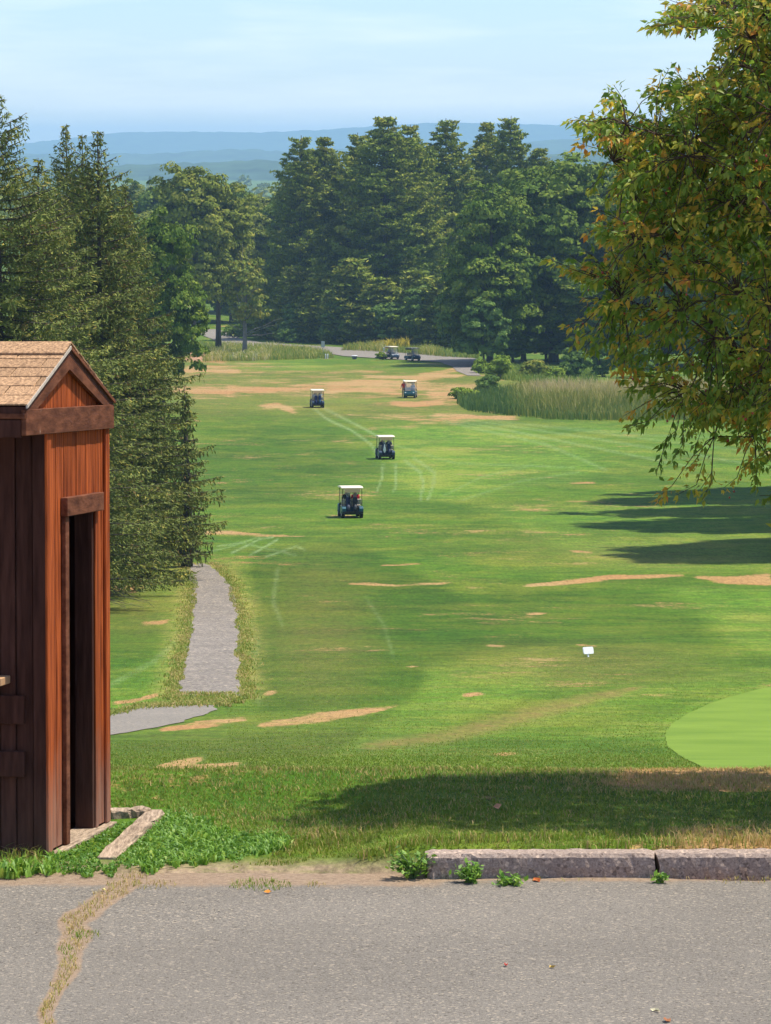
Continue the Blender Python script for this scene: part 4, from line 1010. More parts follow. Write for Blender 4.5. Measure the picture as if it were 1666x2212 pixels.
        for q in range(nl):
            s = r.uniform(0, 1) ** .8; c = (b + (e - b) * ((s - .4) / .6)) if s > .4 else mid + (b - mid) * (s / .4)
            dv = unit((unit((e - b)[None])[0] * .55 + r.normal(0, .55, 3) + np.array([0, 0, -.55]))[None])[0]
            L_c.append(c + dv * .02); L_a.append(dv); L_t.append(np.clip(.06 + .74 * st_ ** 1.6 + .17 * r.normal(), 0, 1))
        if r.uniform() < .08:
            for q in range(r.integers(1, 4)): fr_.append(e * .4 + b * .6 + r.normal(0, .03, 3) + np.array([0, 0, -.03]))
    C, A, T = np.array(L_c), np.array(L_a), np.array(L_t); n = len(C)
    nr = unit(r.normal(size=(n, 3)) * .7 + np.array([.25, -.15, .9])); B = unit(np.cross(A, nr)); U = np.cross(B, A); s = r.uniform(.022, .058, n)
    # leaf blade: base, two sides, mid, tip, folded along the midrib and curled
    def blade(C, A, B, U, s):
        f = lambda a, b, u: C + A * (s*a)[:, None] + B * (s*b)[:, None] + U * (s*u)[:, None]
        return np.stack([f(0, 0, 0), f(.38, .25, .10), f(.38, -.25, .10), f(.45, 0, .0), f(.75, .17, .02), f(.75, -.17, .02), f(1.05, 0, -.16)], 1).reshape(-1, 3)
    tri = np.array([[0, 3, 1], [0, 2, 3], [1, 3, 4], [2, 5, 3], [3, 6, 4], [3, 5, 6]])
    W_ = C + o0; dx_, dy_ = proj(W_[:, 0], W_[:, 1], W_[:, 2]); infr = (dx_ < 1660) & (dy_ > 0) & (dy_ < 1150)
    score = np.where(infr, W_[:, 1] - 8 * s, 1e9); order = np.argsort(score); big = order[:300]
    rest = np.ones(n, bool); rest[big] = False
    V = blade(C[rest], A[rest], B[rest], U[rest], s[rest]); k_ = rest.sum()
    tri4 = np.array([[0, 3, 1], [0, 2, 3], [1, 3, 6], [3, 2, 6]])
    Fc = (np.arange(k_)[:, None, None] * 7 + tri4[None]).reshape(-1, 3)
    link('crown', np_mesh('crown', V, Fc, M_leaf, np.repeat(T[rest], 4)), root, kind='stuff')
    pro = []
    for t_ in (.1, .25, .4, .55, .75):
        one = np.array([[0., 0, 0]]); V1 = blade(one, np.array([[1., 0, 0]]), np.array([[0, 1., 0]]), np.array([[0, 0, 1.]]), np.array([1.0]))
        pro.append(np_mesh('leaf', V1, tri, M_leaf, np.full(6, t_)))
    for i in big:
        ob = bpy.data.objects.new('leaf', pro[int(np.argmin(np.abs(np.array([.1, .25, .4, .55, .75]) - T[i])))]); COL.objects.link(ob); ob.parent = root
        R_ = Matrix(((A[i][0], B[i][0], U[i][0]), (A[i][1], B[i][1], U[i][1]), (A[i][2], B[i][2], U[i][2]))).to_4x4()
        ob.matrix_local = Matrix.Translation(C[i]) @ R_ @ Matrix.Scale(s[i], 4)
    m.build('trunk', M_twig, root, smooth=True)
    fm = MB()
    for q in fr_: fm.ball(q, r.uniform(.006, .010), 5, 4)
    fm.build('fruit', M_fruit, root, smooth=True, kind='stuff')
    return root
near_tree()

# ------------------------------------------------------------------ spruces on the left
def lopA(an, t):                    # the sunny fairway side carries the longest boughs
    return 1.0 + .10 * math.cos(an)
spA = spruce_tree(18.2, 7.5, 3, dens=1.55, lop=lopA, spray=.105, z0=1.9, droop=.85)
place(spA, 5, 122, 'tall near spruce with brownish drooping boughs behind the hut', rz=0.4)
spA.scale = (1, 1, height_at(0, 185, 122) / 18.2)
spB = spruce_tree(18.0, 6.6, 8, dens=1.4, spray=.115)
place(spB, 219, 142, 'bushy spruce whose top is rightmost of the three tips over the left woods', rz=1.0, sc=(1, 1, height_at(218, 276, 142) / 18.0))
c = copy_tree(spB); place(c, 150, 150, 'slender spruce whose tip is tallest and leftmost of the three close tips', rz=3.1, sc=(.85, .85, height_at(150, 262, 150) / 18.0))
c = copy_tree(spB); place(c, 187, 147, 'spruce whose tip stands in the middle of the three close tips', rz=4.6, sc=(.8, .8, height_at(187, 284, 147) / 18.0))
c = copy_tree(spA); place(c, -165, 136, 'broad spruce cut by the left edge of the picture', rz=2.2, sc=(1.0, 1.0, 1.02))
c = copy_tree(spB); place(c, 95, 132, 'full dark spruce between the near spruce and the three close tips', rz=5.3, sc=(1.05, 1.05, height_at(95, 335, 132) / 18.0))
c = copy_tree(spB); place(c, 275, 160, 'spruce showing only its right flank beside the rightmost of the three tips', rz=2.4, sc=(.8, .8, height_at(268, 395, 160) / 18.0))
yg = spruce_tree(6.2, 1.5, 21, dens=1.3, spray=.13)
place(yg, 404, 152, 'young spruce with pointed leader at the fairway edge', rz=0, sc=(1, 1, height_at(415, 826, 152) / 6.2))
# dead low boughs at the foot of the near spruce
M_dead = mat('dead_twig', (.12, .105, .09), .95, .1, .3, 5)
db = MB(); r = np.random.default_rng(5)
for i in range(12):
    a = Vector((.1, 0, .5 + .12 * i)); L = r.uniform(3.2, 5.2); an = r.uniform(-.9, .25); e = a + Vector((math.cos(an) * L, math.sin(an) * L, -.5 - .05 * i))
    mid = a.lerp(e, .6) + Vector((0, 0, .35)); db.tube([a, mid, e], [.03, .018, .005], 5, False)
    for j in range(9):
        s = r.uniform(.4, 1); q = mid.lerp(e, (s - .4) / .6); db.tube([q, q + Vector((r.uniform(.2, .6), r.normal(0, .3), r.uniform(-.35, .1)))], [.007, .003], 3, False)
o = db.build('dead_bough', M_dead, spA)

# ------------------------------------------------------------------ trees beyond the fairway
oakA = broad_tree('oak_tree', 24, lobes(24, 11, 1.0, 30, 3, .95), 760, 84, 1.25, .27, M_oak, M_bark, 3, .5)
place(oakA, 1195, 468, 'broad dark oak with rounded top right of the pines', rz=.5, sc=(1.25, 1.25, height_at(1195, 322, 468) / 24))
oakB = broad_tree('oak_tree', 22, lobes(22, 8, 1.0, 22, 5, .95), 500, 78, 1.15, .27, M_oak, M_bark, 6, .42)
place(oakB, 1060, 456, 'leaning green oak at the right foot of the pines', rz=1.2, sc=(1, 1, height_at(1060, 395, 456) / 22))
c = copy_tree(oakA); place(c, 1345, 472, 'dark oak half hidden by the near fruit tree', rz=2.6, sc=(1.15, 1.15, height_at(1340, 318, 472) / 24))
c = copy_tree(oakB); place(c, 1490, 455, 'oak wholly behind the near fruit tree foliage', rz=.2, sc=(1.15, 1.15, 1.05))
c = copy_tree(oakA); place(c, 1640, 440, 'oak behind the fruit tree at the right edge', rz=4.2, sc=(.95, .95, .98))
c = copy_tree(oakB); place(c, 1130, 472, 'low dark oak hanging over the roadside bushes', rz=5.0, sc=(.85, .85, .62))
c = copy_tree(oakB); place(c, 1290, 458, 'low shady oak over the cattail marsh', rz=3.3, sc=(.85, .85, .60))
mapA = broad_tree('maple_tree', 24, lobes(24, 6.6, 5.5, 20, 9, .9), 380, 78, 1.2, .27, M_oak2, M_bark, 11, .42)
place(mapA, 474, 516, 'tall maple with grey trunk standing in the meadow beside the road', rz=.8, sc=(1.05, 1.05, height_at(500, 398, 516) / 24))
c = copy_tree(mapA); place(c, 417, 503, 'tall oak with dark trunk rising from the bare dirt mound', rz=3.7, sc=(1.0, 1.0, height_at(410, 354, 503) / 24))
mapC = broad_tree('yellowing_tree', 14.5, lobes(13.2, 3.6, 2.6, 13, 14), 95, 46, .7, .24, M_yel, M_bark_grey, 17, .36, bare=[(-1.2, 0, 14), (-.4, .2, 14.8), (.6, 0, 13.9), (4.6, -.5, 4.2), (4.2, .3, 2.9), (5.2, 0, 5.0), (-3.6, -.8, 4.6)])
place(mapC, 531, 498, 'thin yellowing tree with bare grey limbs beside the road', rz=0, sc=(1, 1, height_at(560, 530, 498) / 14.5))
pA = pine_tree(30, 9.2, 4); pB = pine_tree(30, 8.0, 15)
place(pA, 830, 566, 'tallest broad white pine in the middle of the wood', rz=.3, sc=(1.25, 1.25, height_at(830, 250, 566) / 30))
place(pB, 962, 585, 'pointed white pine right of the tallest pine', rz=1.1, sc=(1.15, 1.15, height_at(962, 254, 585) / 30))
for x, d, yt, rz, w, src, lb in [(650, 574, 291, 2.0, 1.0, pB, 'white pine with thin feathery top, first of the pines beside the maple'), (702, 580, 294, 4.1, .95, pA, 'white pine between the feathery one and the tallest pine'),
        (775, 576, 285, 5.2, .9, pB, 'white pine pressed against the near side of the tallest pine'), (885, 574, 268, 2.9, 1.0, pA, 'white pine pressed against the far side of the tallest pine'),
        (1050, 600, 262, .7, .85, pA, 'slim white pine with flat sparse top above the oaks'), (1102, 592, 249, 3.5, 1.1, pB, 'dense dark white pine with pointed top above the oaks'),
        (1165, 590, 318, 5.0, .9, pA, 'shorter white pine peeping over the broad oak')]:
    c = copy_tree(src); place(c, x, d, lb, rz=rz, sc=(w, w, height_at(x, yt, d) / 30))
hemA = pine_tree(13, 4.2, 33, 'hemlock_tree', .5, 1.3, .03)
place(hemA, 640, 566, 'dark low hemlock right of the yellowing tree', rz=0, sc=(1.1, 1.1, height_at(640, 575, 566) / 13))
under = [(590, 578, 600, 1.1), (700, 560, 590, 1.2), (760, 553, 560, 1.25), (820, 548, 600, 1.2), (900, 541, 585, 1.1), (960, 532, 600, 1.2), (1010, 522, 560, 1.1), (560, 590, 620, 1.0)]
for i, (x, d, yt, w) in enumerate(under):
    c = copy_tree(hemA); place(c, x, d, 'dark hemlock in the understory along the road edge', rz=i * 1.3, sc=(w, w, height_at(x, yt, d) / 13), group='hemlocks under the pines')
hemA['group'] = 'hemlocks under the pines'; hemA['label'] = 'dark hemlock in the understory along the road edge'
maple_u = broad_tree('maple_tree', 10, lobes(10, 4.2, .4, 14, 19), 170, 56, .8, .30, M_dkbush, M_bark, 23, .18)
place(maple_u, 915, 534, 'leafy maple sapling clump behind the golf carts on the road', rz=0, sc=(1, 1, height_at(915, 615, 534) / 10))
c = copy_tree(oakB); place(c, 352, 330, 'leafy green oak crowding the right side of the spruces', rz=2.0, sc=(.60, .60, height_at(352, 450, 330) / 22))
for i, (x, d, yt, w, lb) in enumerate([(735, 552, 640, .9, 'low maple sapling left of the carts on the road'), (850, 540, 650, .9, 'low maple sapling behind the carts on the road'), (990, 520, 640, 1.0, 'low maple sapling right of the carts on the road'), (650, 562, 650, .9, 'low maple sapling by the bend of the road'), (1045, 448, 640, .9, 'low maple sapling behind the light green bush')]):
    c = copy_tree(maple_u); place(c, x, d, lb, rz=1.7 * i + 1, sc=(w, w, height_at(x, yt, d) / 10))
for i, (x, d, yt, w) in enumerate([(1110, 462, 690, 1.2), (1180, 470, 680, 1.3), (1250, 462, 670, 1.3), (1330, 455, 660, 1.4), (1420, 448, 650, 1.4), (1530, 445, 640, 1.4), (1630, 440, 640, 1.4)]):
    c = copy_tree(maple_u); place(c, x, d, 'shady young maple filling in below the oaks behind the marsh', rz=1.3 * i, sc=(w, w, height_at(x, yt, d) / 10), group='young maples below the oaks')
k = 0
for d, xs, yt in ((640, range(250, 1750, 62), 450), (690, range(220, 1750, 55), 405)):
    for x in xs:
        q = yt + random.uniform(-16, 26) + (0 if x < 620 else -25)
        if d > 660 and 250 < x < 360: q = 388 + random.uniform(0, 10)
        c = copy_tree(mapA if k % 3 else oakB); k += 1
        s = height_at(x, q, d) / (24 if c.data is None and len(c.children) and c.name.startswith('maple') else 22)
        place(c, x + random.uniform(-14, 14), d + random.uniform(-14, 14), 'broadleaf tree of the wood behind the pines and the road', rz=random.uniform(0, 6), sc=(1.05, 1.05, s), group='trees of the wood behind')
# trees standing off to the right whose shade reaches the fairway
for i, (d, X, hh) in enumerate([(200, 27.5, 31), (212, 30, 33), (187, 28.5, 30), (193, 35, 34), (168, 25.5, 24), (163, 29, 27), (222, 37, 33), (176, 38, 30)]):
    c = copy_tree(mapA if i % 2 else oakB); c.location = (X, d, float(gz(d) + shade_rise(X, d)) - .1); c.rotation_euler = (0, 0, i * 1.1); c.scale = (.8, .8, hh / (24 if i % 2 else 22))
    tag(c, 'tall tree right of the fairway casting long shade on the turf', 'tree', 'trees along the right side of the fairway')

# far woods on the plain, one mass
r = np.random.default_rng(77); C, Tn, Sz = [], [], []
for i in range(420):
    d = 860 + 2400 * r.uniform() ** 1.6; x = r.uniform(-300, 1950); p = at(x, d); hh = r.uniform(14, 24) * (1 if d < 1200 else .8); n = 66
    dv = rand_dirs(n, r); dv[:, 2] = np.abs(dv[:, 2])
    C.append(np.array([p.x, p.y, p.z]) + np.array([0, 0, hh * .45]) + dv * np.array([6.5, 6.5, hh * .55]) * r.uniform(.8, 1.05, (n, 1))); Tn.append(np.clip(r.uniform(.1, .7) + .15 * r.normal(size=n), 0, 1)); Sz.append(np.full(n, .9 + d / 2400))
C = np.concatenate(C); n = len(C); nr = unit(r.normal(size=(n, 3)) * .7 + [0, -.3, .8]); A = unit(np.cross(nr, rand_dirs(n, r))); B = np.cross(nr, A); s = np.concatenate(Sz) * r.uniform(.6, 1.2, n)
V, f = rhomb(C, A * s[:, None], B * (s * .7)[:, None])
link('far_woods', np_mesh('far_woods', V, f, M_oak2, np.concatenate(Tn)), kind='stuff')

# ------------------------------------------------------------------ bushes, cattails, meadow
def bush(x, d, w, ytop, m_, label, seed, n=60, sink=.1):
    h = height_at(x, ytop, d) if ytop else w
    o = empty('bush', (0, 0, 0)); me, cc = crown_mesh('foliage', lobes(h, w, .05, 9, seed), n, 46, .42, .16, m_, seed); link('foliage', me, o)
    mm = MB(); rr = np.random.default_rng(seed)
    for c_ in cc[:8]: mm.tube([(0, 0, 0), tuple(c_ * .5), tuple(c_)], [.05, .03, .01], 5, False)
    mm.build('stem', M_bark, o); return place(o, x, d, label, 'bush', sink=sink)
bush(1080, 405, 1.75, 760, M_bush, 'light green rounded bush at the left end of the cattails', 1, 90)
bush(1150, 412, 2.0, 778, M_yel, 'yellow-green low shrub between two bushes behind the cattails', 2, 80)
bush(1200, 402, 1.2, 790, M_bush, 'small green shrub beside the round dark bush', 3, 50)
bush(1240, 406, 2.1, 754, M_dkbush, 'round dark green bush behind the cattails', 4, 110)
bush(1305, 412, 2.3, 740, M_dkbush, 'dark shady bush partly hidden by the fruit tree', 5, 110)
bush(1040, 425, 1.2, 775, M_bush, 'low bush beside the gravel turnout', 6, 50)
bush(1380, 408, 2.4, 735, M_dkbush, 'dark bush behind the fruit tree foliage', 7, 110)
bush(1003, 352, 1.5, 838, M_bush, 'leafy light green shrub at the near left tip of the cattails', 11, 70)
bush(1052, 372, 1.3, 812, M_dkbush, 'green shrub between the cattails and the rounded light bush', 12, 60)
bush(620, 556, 2.0, 706, M_dkbush, 'dark bush at the outside of the road bend', 8, 70)
bush(505, 580, 2.2, 700, M_bush, 'green bush on the inside of the road bend', 9, 60)
M_reed = leafmat('cattail_blades', [(.075, .15, .035), (.12, .20, .04), (.22, .26, .05), (.38, .34, .08), (.55, .47, .19), (.60, .46, .25)], .25, .6, .2)
marsh = [(985, 872), (1010, 888), (1080, 896), (1180, 906), (1300, 909), (1500, 908), (1760, 905), (1760, 850), (1500, 848), (1300, 852), (1180, 852), (1060, 850), (1000, 858)]
n = 30000; px = rng.uniform(980, 1760, n); py = rng.uniform(845, 912, n); k = inpoly(marsh, px, py); px, py = px[k], py[k]
D = d_of_y(py); Z = gz(D); X = (px - CX) / F * (D * ct - (Z - H) * st); n = len(X)
back = sm(900, 856, py) * sm(1080, 1160, px); lf = 1 - sm(1050, 1150, px)
pt = fbm1(X * .25 + np.sin(D * .2), 51, 4, .8)
ht = (1 - .45 * lf) * (.9 + 1.0 * sm(906, 880, py)) * rng.uniform(.75, 1.15, n) * (1 + .12 * pt)
ti = np.clip((.36 + .46 * back - .22 * lf) + .12 * pt + .13 * rng.normal(size=n), 0, .98)
blades('cattails', X, D, Z - .02, ht, rng.uniform(.035, .09, n), ti, M_reed, .35)
def meadow(name, poly, n, h, tlo, thi, m_, wid=(.04, .10), seed=1):
    r = np.random.default_rng(seed); xs = [p[0] for p in poly]; ys_ = [p[1] for p in poly]
    px = r.uniform(min(xs), max(xs), n); py = r.uniform(min(ys_), max(ys_), n); k = inpoly(poly, px, py); px, py = px[k], py[k]
    D = d_of_y(py); Z = gz(D); X = (px - CX) / F * (D * ct - (Z - H) * st); n = len(X); pt = fbm1(X * .3, seed, 3, 1)
    blades(name, X, D, Z - .02, r.uniform(h[0], h[1], n) * (1 + .3 * pt), r.uniform(*wid, n), np.clip(r.uniform(tlo, thi, n) + .15 * pt, 0, 1), m_, .7, r)
M_mead = leafmat('meadow_stalks', [(.09, .17, .025), (.16, .25, .035), (.28, .32, .05), (.45, .38, .08), (.70, .66, .46)], .3, .6, .2)
meadow('meadow_grass', [(440, 782), (540, 780), (722, 774), (712, 764), (640, 752), (560, 752), (480, 748), (430, 742), (425, 765)], 15000, (.4, 1.1), .1, .75, M_mead, seed=1)
meadow('roadside_meadow_grass', [(735, 758), (760, 752), (820, 751), (1025, 764), (1035, 776), (960, 772), (870, 764), (800, 760)], 14000, (.5, 1.3), .1, .7, M_mead, seed=2)
meadow('wayside_grass', [(1030, 785), (1120, 792), (1290, 800), (1290, 835), (1150, 830), (1050, 815)], 9000, (.5, 1.0), .1, .6, M_mead, seed=3)
meadow('white_wildflowers', [(480, 779), (560, 780), (600, 774), (560, 766), (500, 770)], 500, (.7, 1.1), .85, 1.0, M_mead, (.12, .25), seed=4)
M_gold = leafmat('goldenrod_heads', [(.30, .26, .03), (.50, .40, .05)], .2)
meadow('goldenrod', [(805, 752), (880, 752), (890, 758), (810, 757)], 350, (1.2, 1.8), .1, 1.0, M_gold, (.12, .25), seed=5)

# bare dirt mound at the foot of the oak
mm = MB(); r = np.random.default_rng(9); V = []; nn = 26
for i in range(nn):
    for j in range(nn):
        u, v = i / (nn-1) * 2 - 1, j / (nn-1) * 2 - 1; rr_ = math.hypot(u, v); V.append((u * 3.1, v * 4.0, max(0, 1 - rr_) ** .8 * 1.0 * (1 + .2 * r.normal()) - .04))
f = [(i*nn+j, (i+1)*nn+j, (i+1)*nn+j+1, i*nn+j+1) for i in range(nn-1) for j in range(nn-1)]
o = link('dirt_mound', np_mesh('dirt_mound', np.array(V), np.array(f), mat('red_dirt', (.36, .21, .12), .95, .05, .4, 2.5, .6, 8), smooth=False)); p = at(424, 478); o.location = p
tag(o, 'bare reddish dirt mound in front of the dark oak trunk', 'mound', kind='thing')

# ------------------------------------------------------------------ golf carts
M_cream = mat('cream_plastic', (.78, .70, .52), .5, .4); M_lining = mat('roof_lining', (.80, .52, .32), .7)
M_teal = mat('teal_paint', (.015, .10, .14), .3, .5, .15, 4); M_navy = mat('navy_paint', (.014, .045, .10), .3, .5, .15, 4); M_dteal = mat('dark_teal_paint', (.012, .075, .085), .3, .5)
M_blk = mat('black_plastic', (.018, .018, .02), .6, .3); M_rub = mat('tyre_rubber', (.022, .022, .022), .9, .1); M_rim = mat('wheel_rim', (.45, .45, .44), .4, .5)
M_seat = mat('seat_vinyl', (.55, .48, .36), .55); M_steel = mat('steel', (.35, .35, .36), .35, .5, metal=.8); M_lamp = mat('lamp_lens', (.8, .8, .78), .2, .6)
M_glass = bpy.data.materials.new('windscreen_glass'); M_glass.use_nodes = True
_b = M_glass.node_tree.nodes['Principled BSDF']; _b.inputs['Base Color'].default_value = (.85, .9, .92, 1); _b.inputs['Roughness'].default_value = .08; _b.inputs['Alpha'].default_value = .35
def cart(paint):
    root = empty('golf_cart', (0, 0, 0))
    b = MB(); b.prism_x([(.62, .30), (.66, .62), (.95, .80), (1.12, .66), (1.20, .42), (1.14, .28), (.95, .26)], -.58, .58)
    b.build('front_cowl', paint, root, bevel=.02)
    b = MB(); b.prism_x([(-1.12, .30), (-1.16, .58), (-1.05, .70), (-.45, .70), (-.18, .62), (-.10, .30), (-.40, .24), (-.9, .24)], -.58, -.36); b.prism_x([(-1.12, .30), (-1.16, .58), (-1.05, .70), (-.45, .70), (-.18, .62), (-.10, .30), (-.40, .24), (-.9, .24)], .36, .58)
    b.prism_x([(-.42, .26), (-.42, .64), (-.12, .62), (-.06, .28)], -.359, .359); b.build('rear_body', paint, root, bevel=.015)
    b = MB(); b.box(-.54, .54, -.40, .98, .20, .26); b.box(-.45, .45, -1.10, 1.10, .22, .29); b.build('chassis', M_blk, root)
    b = MB(); b.box(-.50, .50, -1.16, -.46, .31, .37); b.box(-.56, .56, -1.24, -1.17, .30, .40); b.tube([(-.34, -1.0, .38), (-.34, -.62, 1.0), (.34, -.62, 1.0), (.34, -1.0, .38)], .018, 6); b.build('bag_rack', M_blk, root)
    b = MB(); b.box(-.54, .54, -.42, .08, .645, .76); b.build('seat', M_seat, root, bevel=.03)
    b = MB(); b.prism_x([(-.50, .80), (-.58, 1.12), (-.50, 1.14), (-.40, .80)], -.54, .54); b.build('backrest', M_seat, root, bevel=.02)
    b = MB(); b.prism_x([(-.98, 1.79), (-.99, 1.83), (-.6, 1.90), (.3, 1.90), (.88, 1.84), (.90, 1.80)], -.60, .60); b.build('roof', M_cream, root, bevel=.02)
    b = MB(); b.box(-.53, .53, -.93, .82, 1.755, 1.788); b.prism_x([(-.955, 1.55), (-.975, 1.785), (-.945, 1.785), (-.93, 1.55)], -.42, .42); b.build('roof_lining', M_lining, root)
    for sx in (-.54, .54):
        MB().tube([(sx, .70, .64), (sx * .98, .72, .9), (sx * .96, .60, 1.79)], .018, 6).build('roof_post', M_blk, root)
        MB().tube([(sx, -.80, .68), (sx * .98, -.86, 1.2), (sx * .96, -.90, 1.79)], .018, 6).build('roof_post', M_blk, root)
        MB().tube([(sx * 1.02, -.42, .78), (sx * 1.02, -.40, .93), (sx * 1.02, -.14, .92), (sx * 1.02, -.08, .74)], .015, 6).build('armrest', M_blk, root)
        MB().ball((sx * .74, 1.115, .60), (.09, .05, .06), 8, 6).build('headlight', M_lamp, root, smooth=True)
    b = MB(); b.add([(-.51, .735, .80), (.51, .735, .80), (.50, .615, 1.74), (-.50, .615, 1.74)], [(0, 1, 2, 3)]); ws = b.build('windscreen', M_glass, root)
    b = MB(); b.tube([(-.51, .74, .80), (.51, .74, .80)], .012, 5); b.tube([(-.51, .68, 1.27), (.51, .68, 1.27)], .008, 5); b.build('frame', M_blk, ws)
    b = MB(); b.tube([(-.27, .66, .66), (-.27, .46, .92)], .018, 6); b.tube([(-.27 + .16 * math.cos(a), .45 + .10 * math.sin(a), .93 + .12 * math.sin(a)) for a in np.linspace(0, 6.283, 13)], .014, 5, False); b.build('steering_wheel', M_blk, root)
    b = MB(); b.box(-.52, .52, .60, .66, .60, .80); b.build('dashboard', M_blk, root)
    wl = MB(); wl.tube([(-.09, 0, 0), (-.08, 0, 0), (.08, 0, 0), (.09, 0, 0)], [.17, .215, .215, .17], 18)
    wmesh = None
    for sx in (-.50, .50):
        for yy_ in (-.80, .82):
            if wmesh is None: w = wl.build('wheel', M_rub, root, smooth=False); wmesh = w.data
            else: w = link('wheel', wmesh, root)
            w.location = (sx, yy_, .215)
            rb = MB(); rb.tube([(-.094, 0, 0), (.094, 0, 0)], [.115, .115], 14); rb.build('rim', M_rim, w)
    return root
def golf_bag(c1, c2, heads):
    root = empty('golf_bag', (0, 0, 0)); M1 = mat('bag_cloth', c1, .7, .2, .2, 8); M2 = mat('bag_trim', c2, .6)
    b = MB(); b.tube([(0, 0, 0), (0, 0, .05), (0, 0, .45), (0, 0, .82), (0, 0, .86)], [.10, .125, .115, .13, .125], 10); b.build('bag_body', M1, root, smooth=True)
    b = MB(); b.ball((0, -.11, .25), (.09, .07, .17), 8, 6); b.build('pocket', M2, root, smooth=True); b = MB(); b.ball((0, -.10, .58), (.08, .05, .11), 8, 6); b.build('pocket', M1, root, smooth=True)
    b = MB(); b.tube([(.10, -.05, .75), (.19, -.10, .5), (.12, -.06, .2)], .02, 5); b.build('strap', M2, root)
    r = random.Random(int(sum(c1) * 1e4) + heads); b = MB(); hb = MB(); hb2 = MB()
    for i in range(9):
        a = 6.28 * i / 9; x, y_, h = .07 * math.cos(a), .07 * math.sin(a), .95 + .22 * r.random(); b.tube([(x * .5, y_ * .5, .8), (x * 1.3, y_ * 1.3, h)], .007, 4)
        (hb2 if i < heads else hb).ball((x * 1.4, y_ * 1.4, h + .03), (.06, .05, .065) if i < heads else (.045, .02, .03), 7, 5)
    b.build('club_shafts', M_steel, root); hb.build('club_heads', M_steel, root, smooth=True); hb2.build('club_covers', mat('club_cover_cloth', (.75, .74, .72), .8), root, smooth=True)
    return root

# people: one skinned body each
M_skin = mat('skin', (.52, .29, .20), .6, .3)
def person(joints, edges, radii, shirt, trousers, label, loc, rot, zs, hat=(.85, .85, .83), shorts=False):
    names = list(joints); me = bpy.data.meshes.new('person'); me.from_pydata([joints[k] for k in names], [(names.index(a), names.index(b)) for a, b in edges], [])
    o = bpy.data.objects.new('person_rig', me); COL.objects.link(o)
    md = o.modifiers.new('skin', 'SKIN'); md.use_smooth_shade = True
    for i, k in enumerate(names): me.skin_vertices[0].data[i].radius = (radii[k], radii[k]); me.skin_vertices[0].data[i].use_root = (k == 'pelvis')
    o.modifiers.new('sub', 'SUBSURF').levels = 1
    dg = bpy.context.evaluated_depsgraph_get(); nm = bpy.data.meshes.new_from_object(o.evaluated_get(dg)); bpy.data.objects.remove(o)
    nm.materials.clear()
    ms = [mat('shirt', shirt, .8, .1), mat('trousers', trousers, .8, .1), M_skin, mat('shoes', (.7, .7, .7), .6)]
    for m_ in ms: nm.materials.append(m_)
    pv = joints['pelvis']; hw = radii['pelvis']; seg = {}
    jn = {k: Vector(v) for k, v in joints.items()}
    for pl in nm.polygons:
        k = min(jn, key=lambda q: (jn[q] - pl.center).length / (radii[q] ** .35))
        pl.material_index = 2 if k in ('head', 'crown_top', 'neck', 'hand_l', 'hand_r', 'elbow_l', 'elbow_r', 'wrist_l', 'wrist_r') or (shorts and k.startswith('ankle')) else 3 if k.startswith(('foot', 'toe')) else 1 if k.startswith(('knee', 'hip', 'ankle', 'pelvis')) else 0
    nm.polygons.foreach_set('use_smooth', [True] * len(nm.polygons))
    p = link('person', nm); p.location = loc; p.rotation_euler = rot; tag(p, label, 'person')
    hd = Vector(joints['head']); b = MB(); b.ball((0, 0, .055), (.105, .12, .085), 10, 8); b.box(-.075, .075, .07, .20, .035, .05); c_ = b.build('cap', mat('cap_cloth', hat, .8), p, smooth=True); c_.location = hd + Vector((0, -.005, .03))
    fb = MB(); fb.ball((0, .115, -.02), (.014, .02, .025), 6, 5)
    for s_ in (-.038, .038): fb.ball((s_, .098, .015), (.012, .01, .009), 6, 4)
    fb.ball((0, .10, -.062), (.03, .008, .008), 6, 4); f_ = fb.build('face', mat('face_feature', (.28, .12, .09), .6), p, smooth=True); f_.location = hd
    return p
RAD = dict(pelvis=.155, belly=.145, chest=.165, neck=.06, head=.098, crown_top=.075, hip_l=.10, hip_r=.10, knee_l=.065, knee_r=.065, ankle_l=.042, ankle_r=.042, toe_l=.04, toe_r=.04, sh_l=.075, sh_r=.075, elbow_l=.045, elbow_r=.045, wrist_l=.033, wrist_r=.033, hand_l=.04, hand_r=.04)
EDG = [('pelvis', 'belly'), ('belly', 'chest'), ('chest', 'neck'), ('neck', 'head'), ('head', 'crown_top'), ('pelvis', 'hip_l'), ('pelvis', 'hip_r'), ('hip_l', 'knee_l'), ('hip_r', 'knee_r'), ('knee_l', 'ankle_l'), ('knee_r', 'ankle_r'), ('ankle_l', 'toe_l'), ('ankle_r', 'toe_r'),
       ('chest', 'sh_l'), ('chest', 'sh_r'), ('sh_l', 'elbow_l'), ('sh_r', 'elbow_r'), ('elbow_l', 'wrist_l'), ('elbow_r', 'wrist_r'), ('wrist_l', 'hand_l'), ('wrist_r', 'hand_r')]
SIT = dict(pelvis=(0, -.22, .86), belly=(0, -.24, 1.04), chest=(0, -.25, 1.22), neck=(0, -.22, 1.40), head=(0, -.20, 1.53), crown_top=(0, -.20, 1.61), hip_l=(-.10, -.10, .84), hip_r=(.10, -.10, .84), knee_l=(-.13, .26, .82), knee_r=(.13, .26, .82), ankle_l=(-.12, .36, .42), ankle_r=(.12, .36, .42), toe_l=(-.12, .50, .34), toe_r=(.12, .50, .34),
           sh_l=(-.19, -.25, 1.28), sh_r=(.19, -.25, 1.28), elbow_l=(-.24, -.14, 1.03), elbow_r=(.24, -.14, 1.03), wrist_l=(-.13, .10, .96), wrist_r=(.15, .10, .96), hand_l=(-.10, .17, .97), hand_r=(.13, .17, .96))
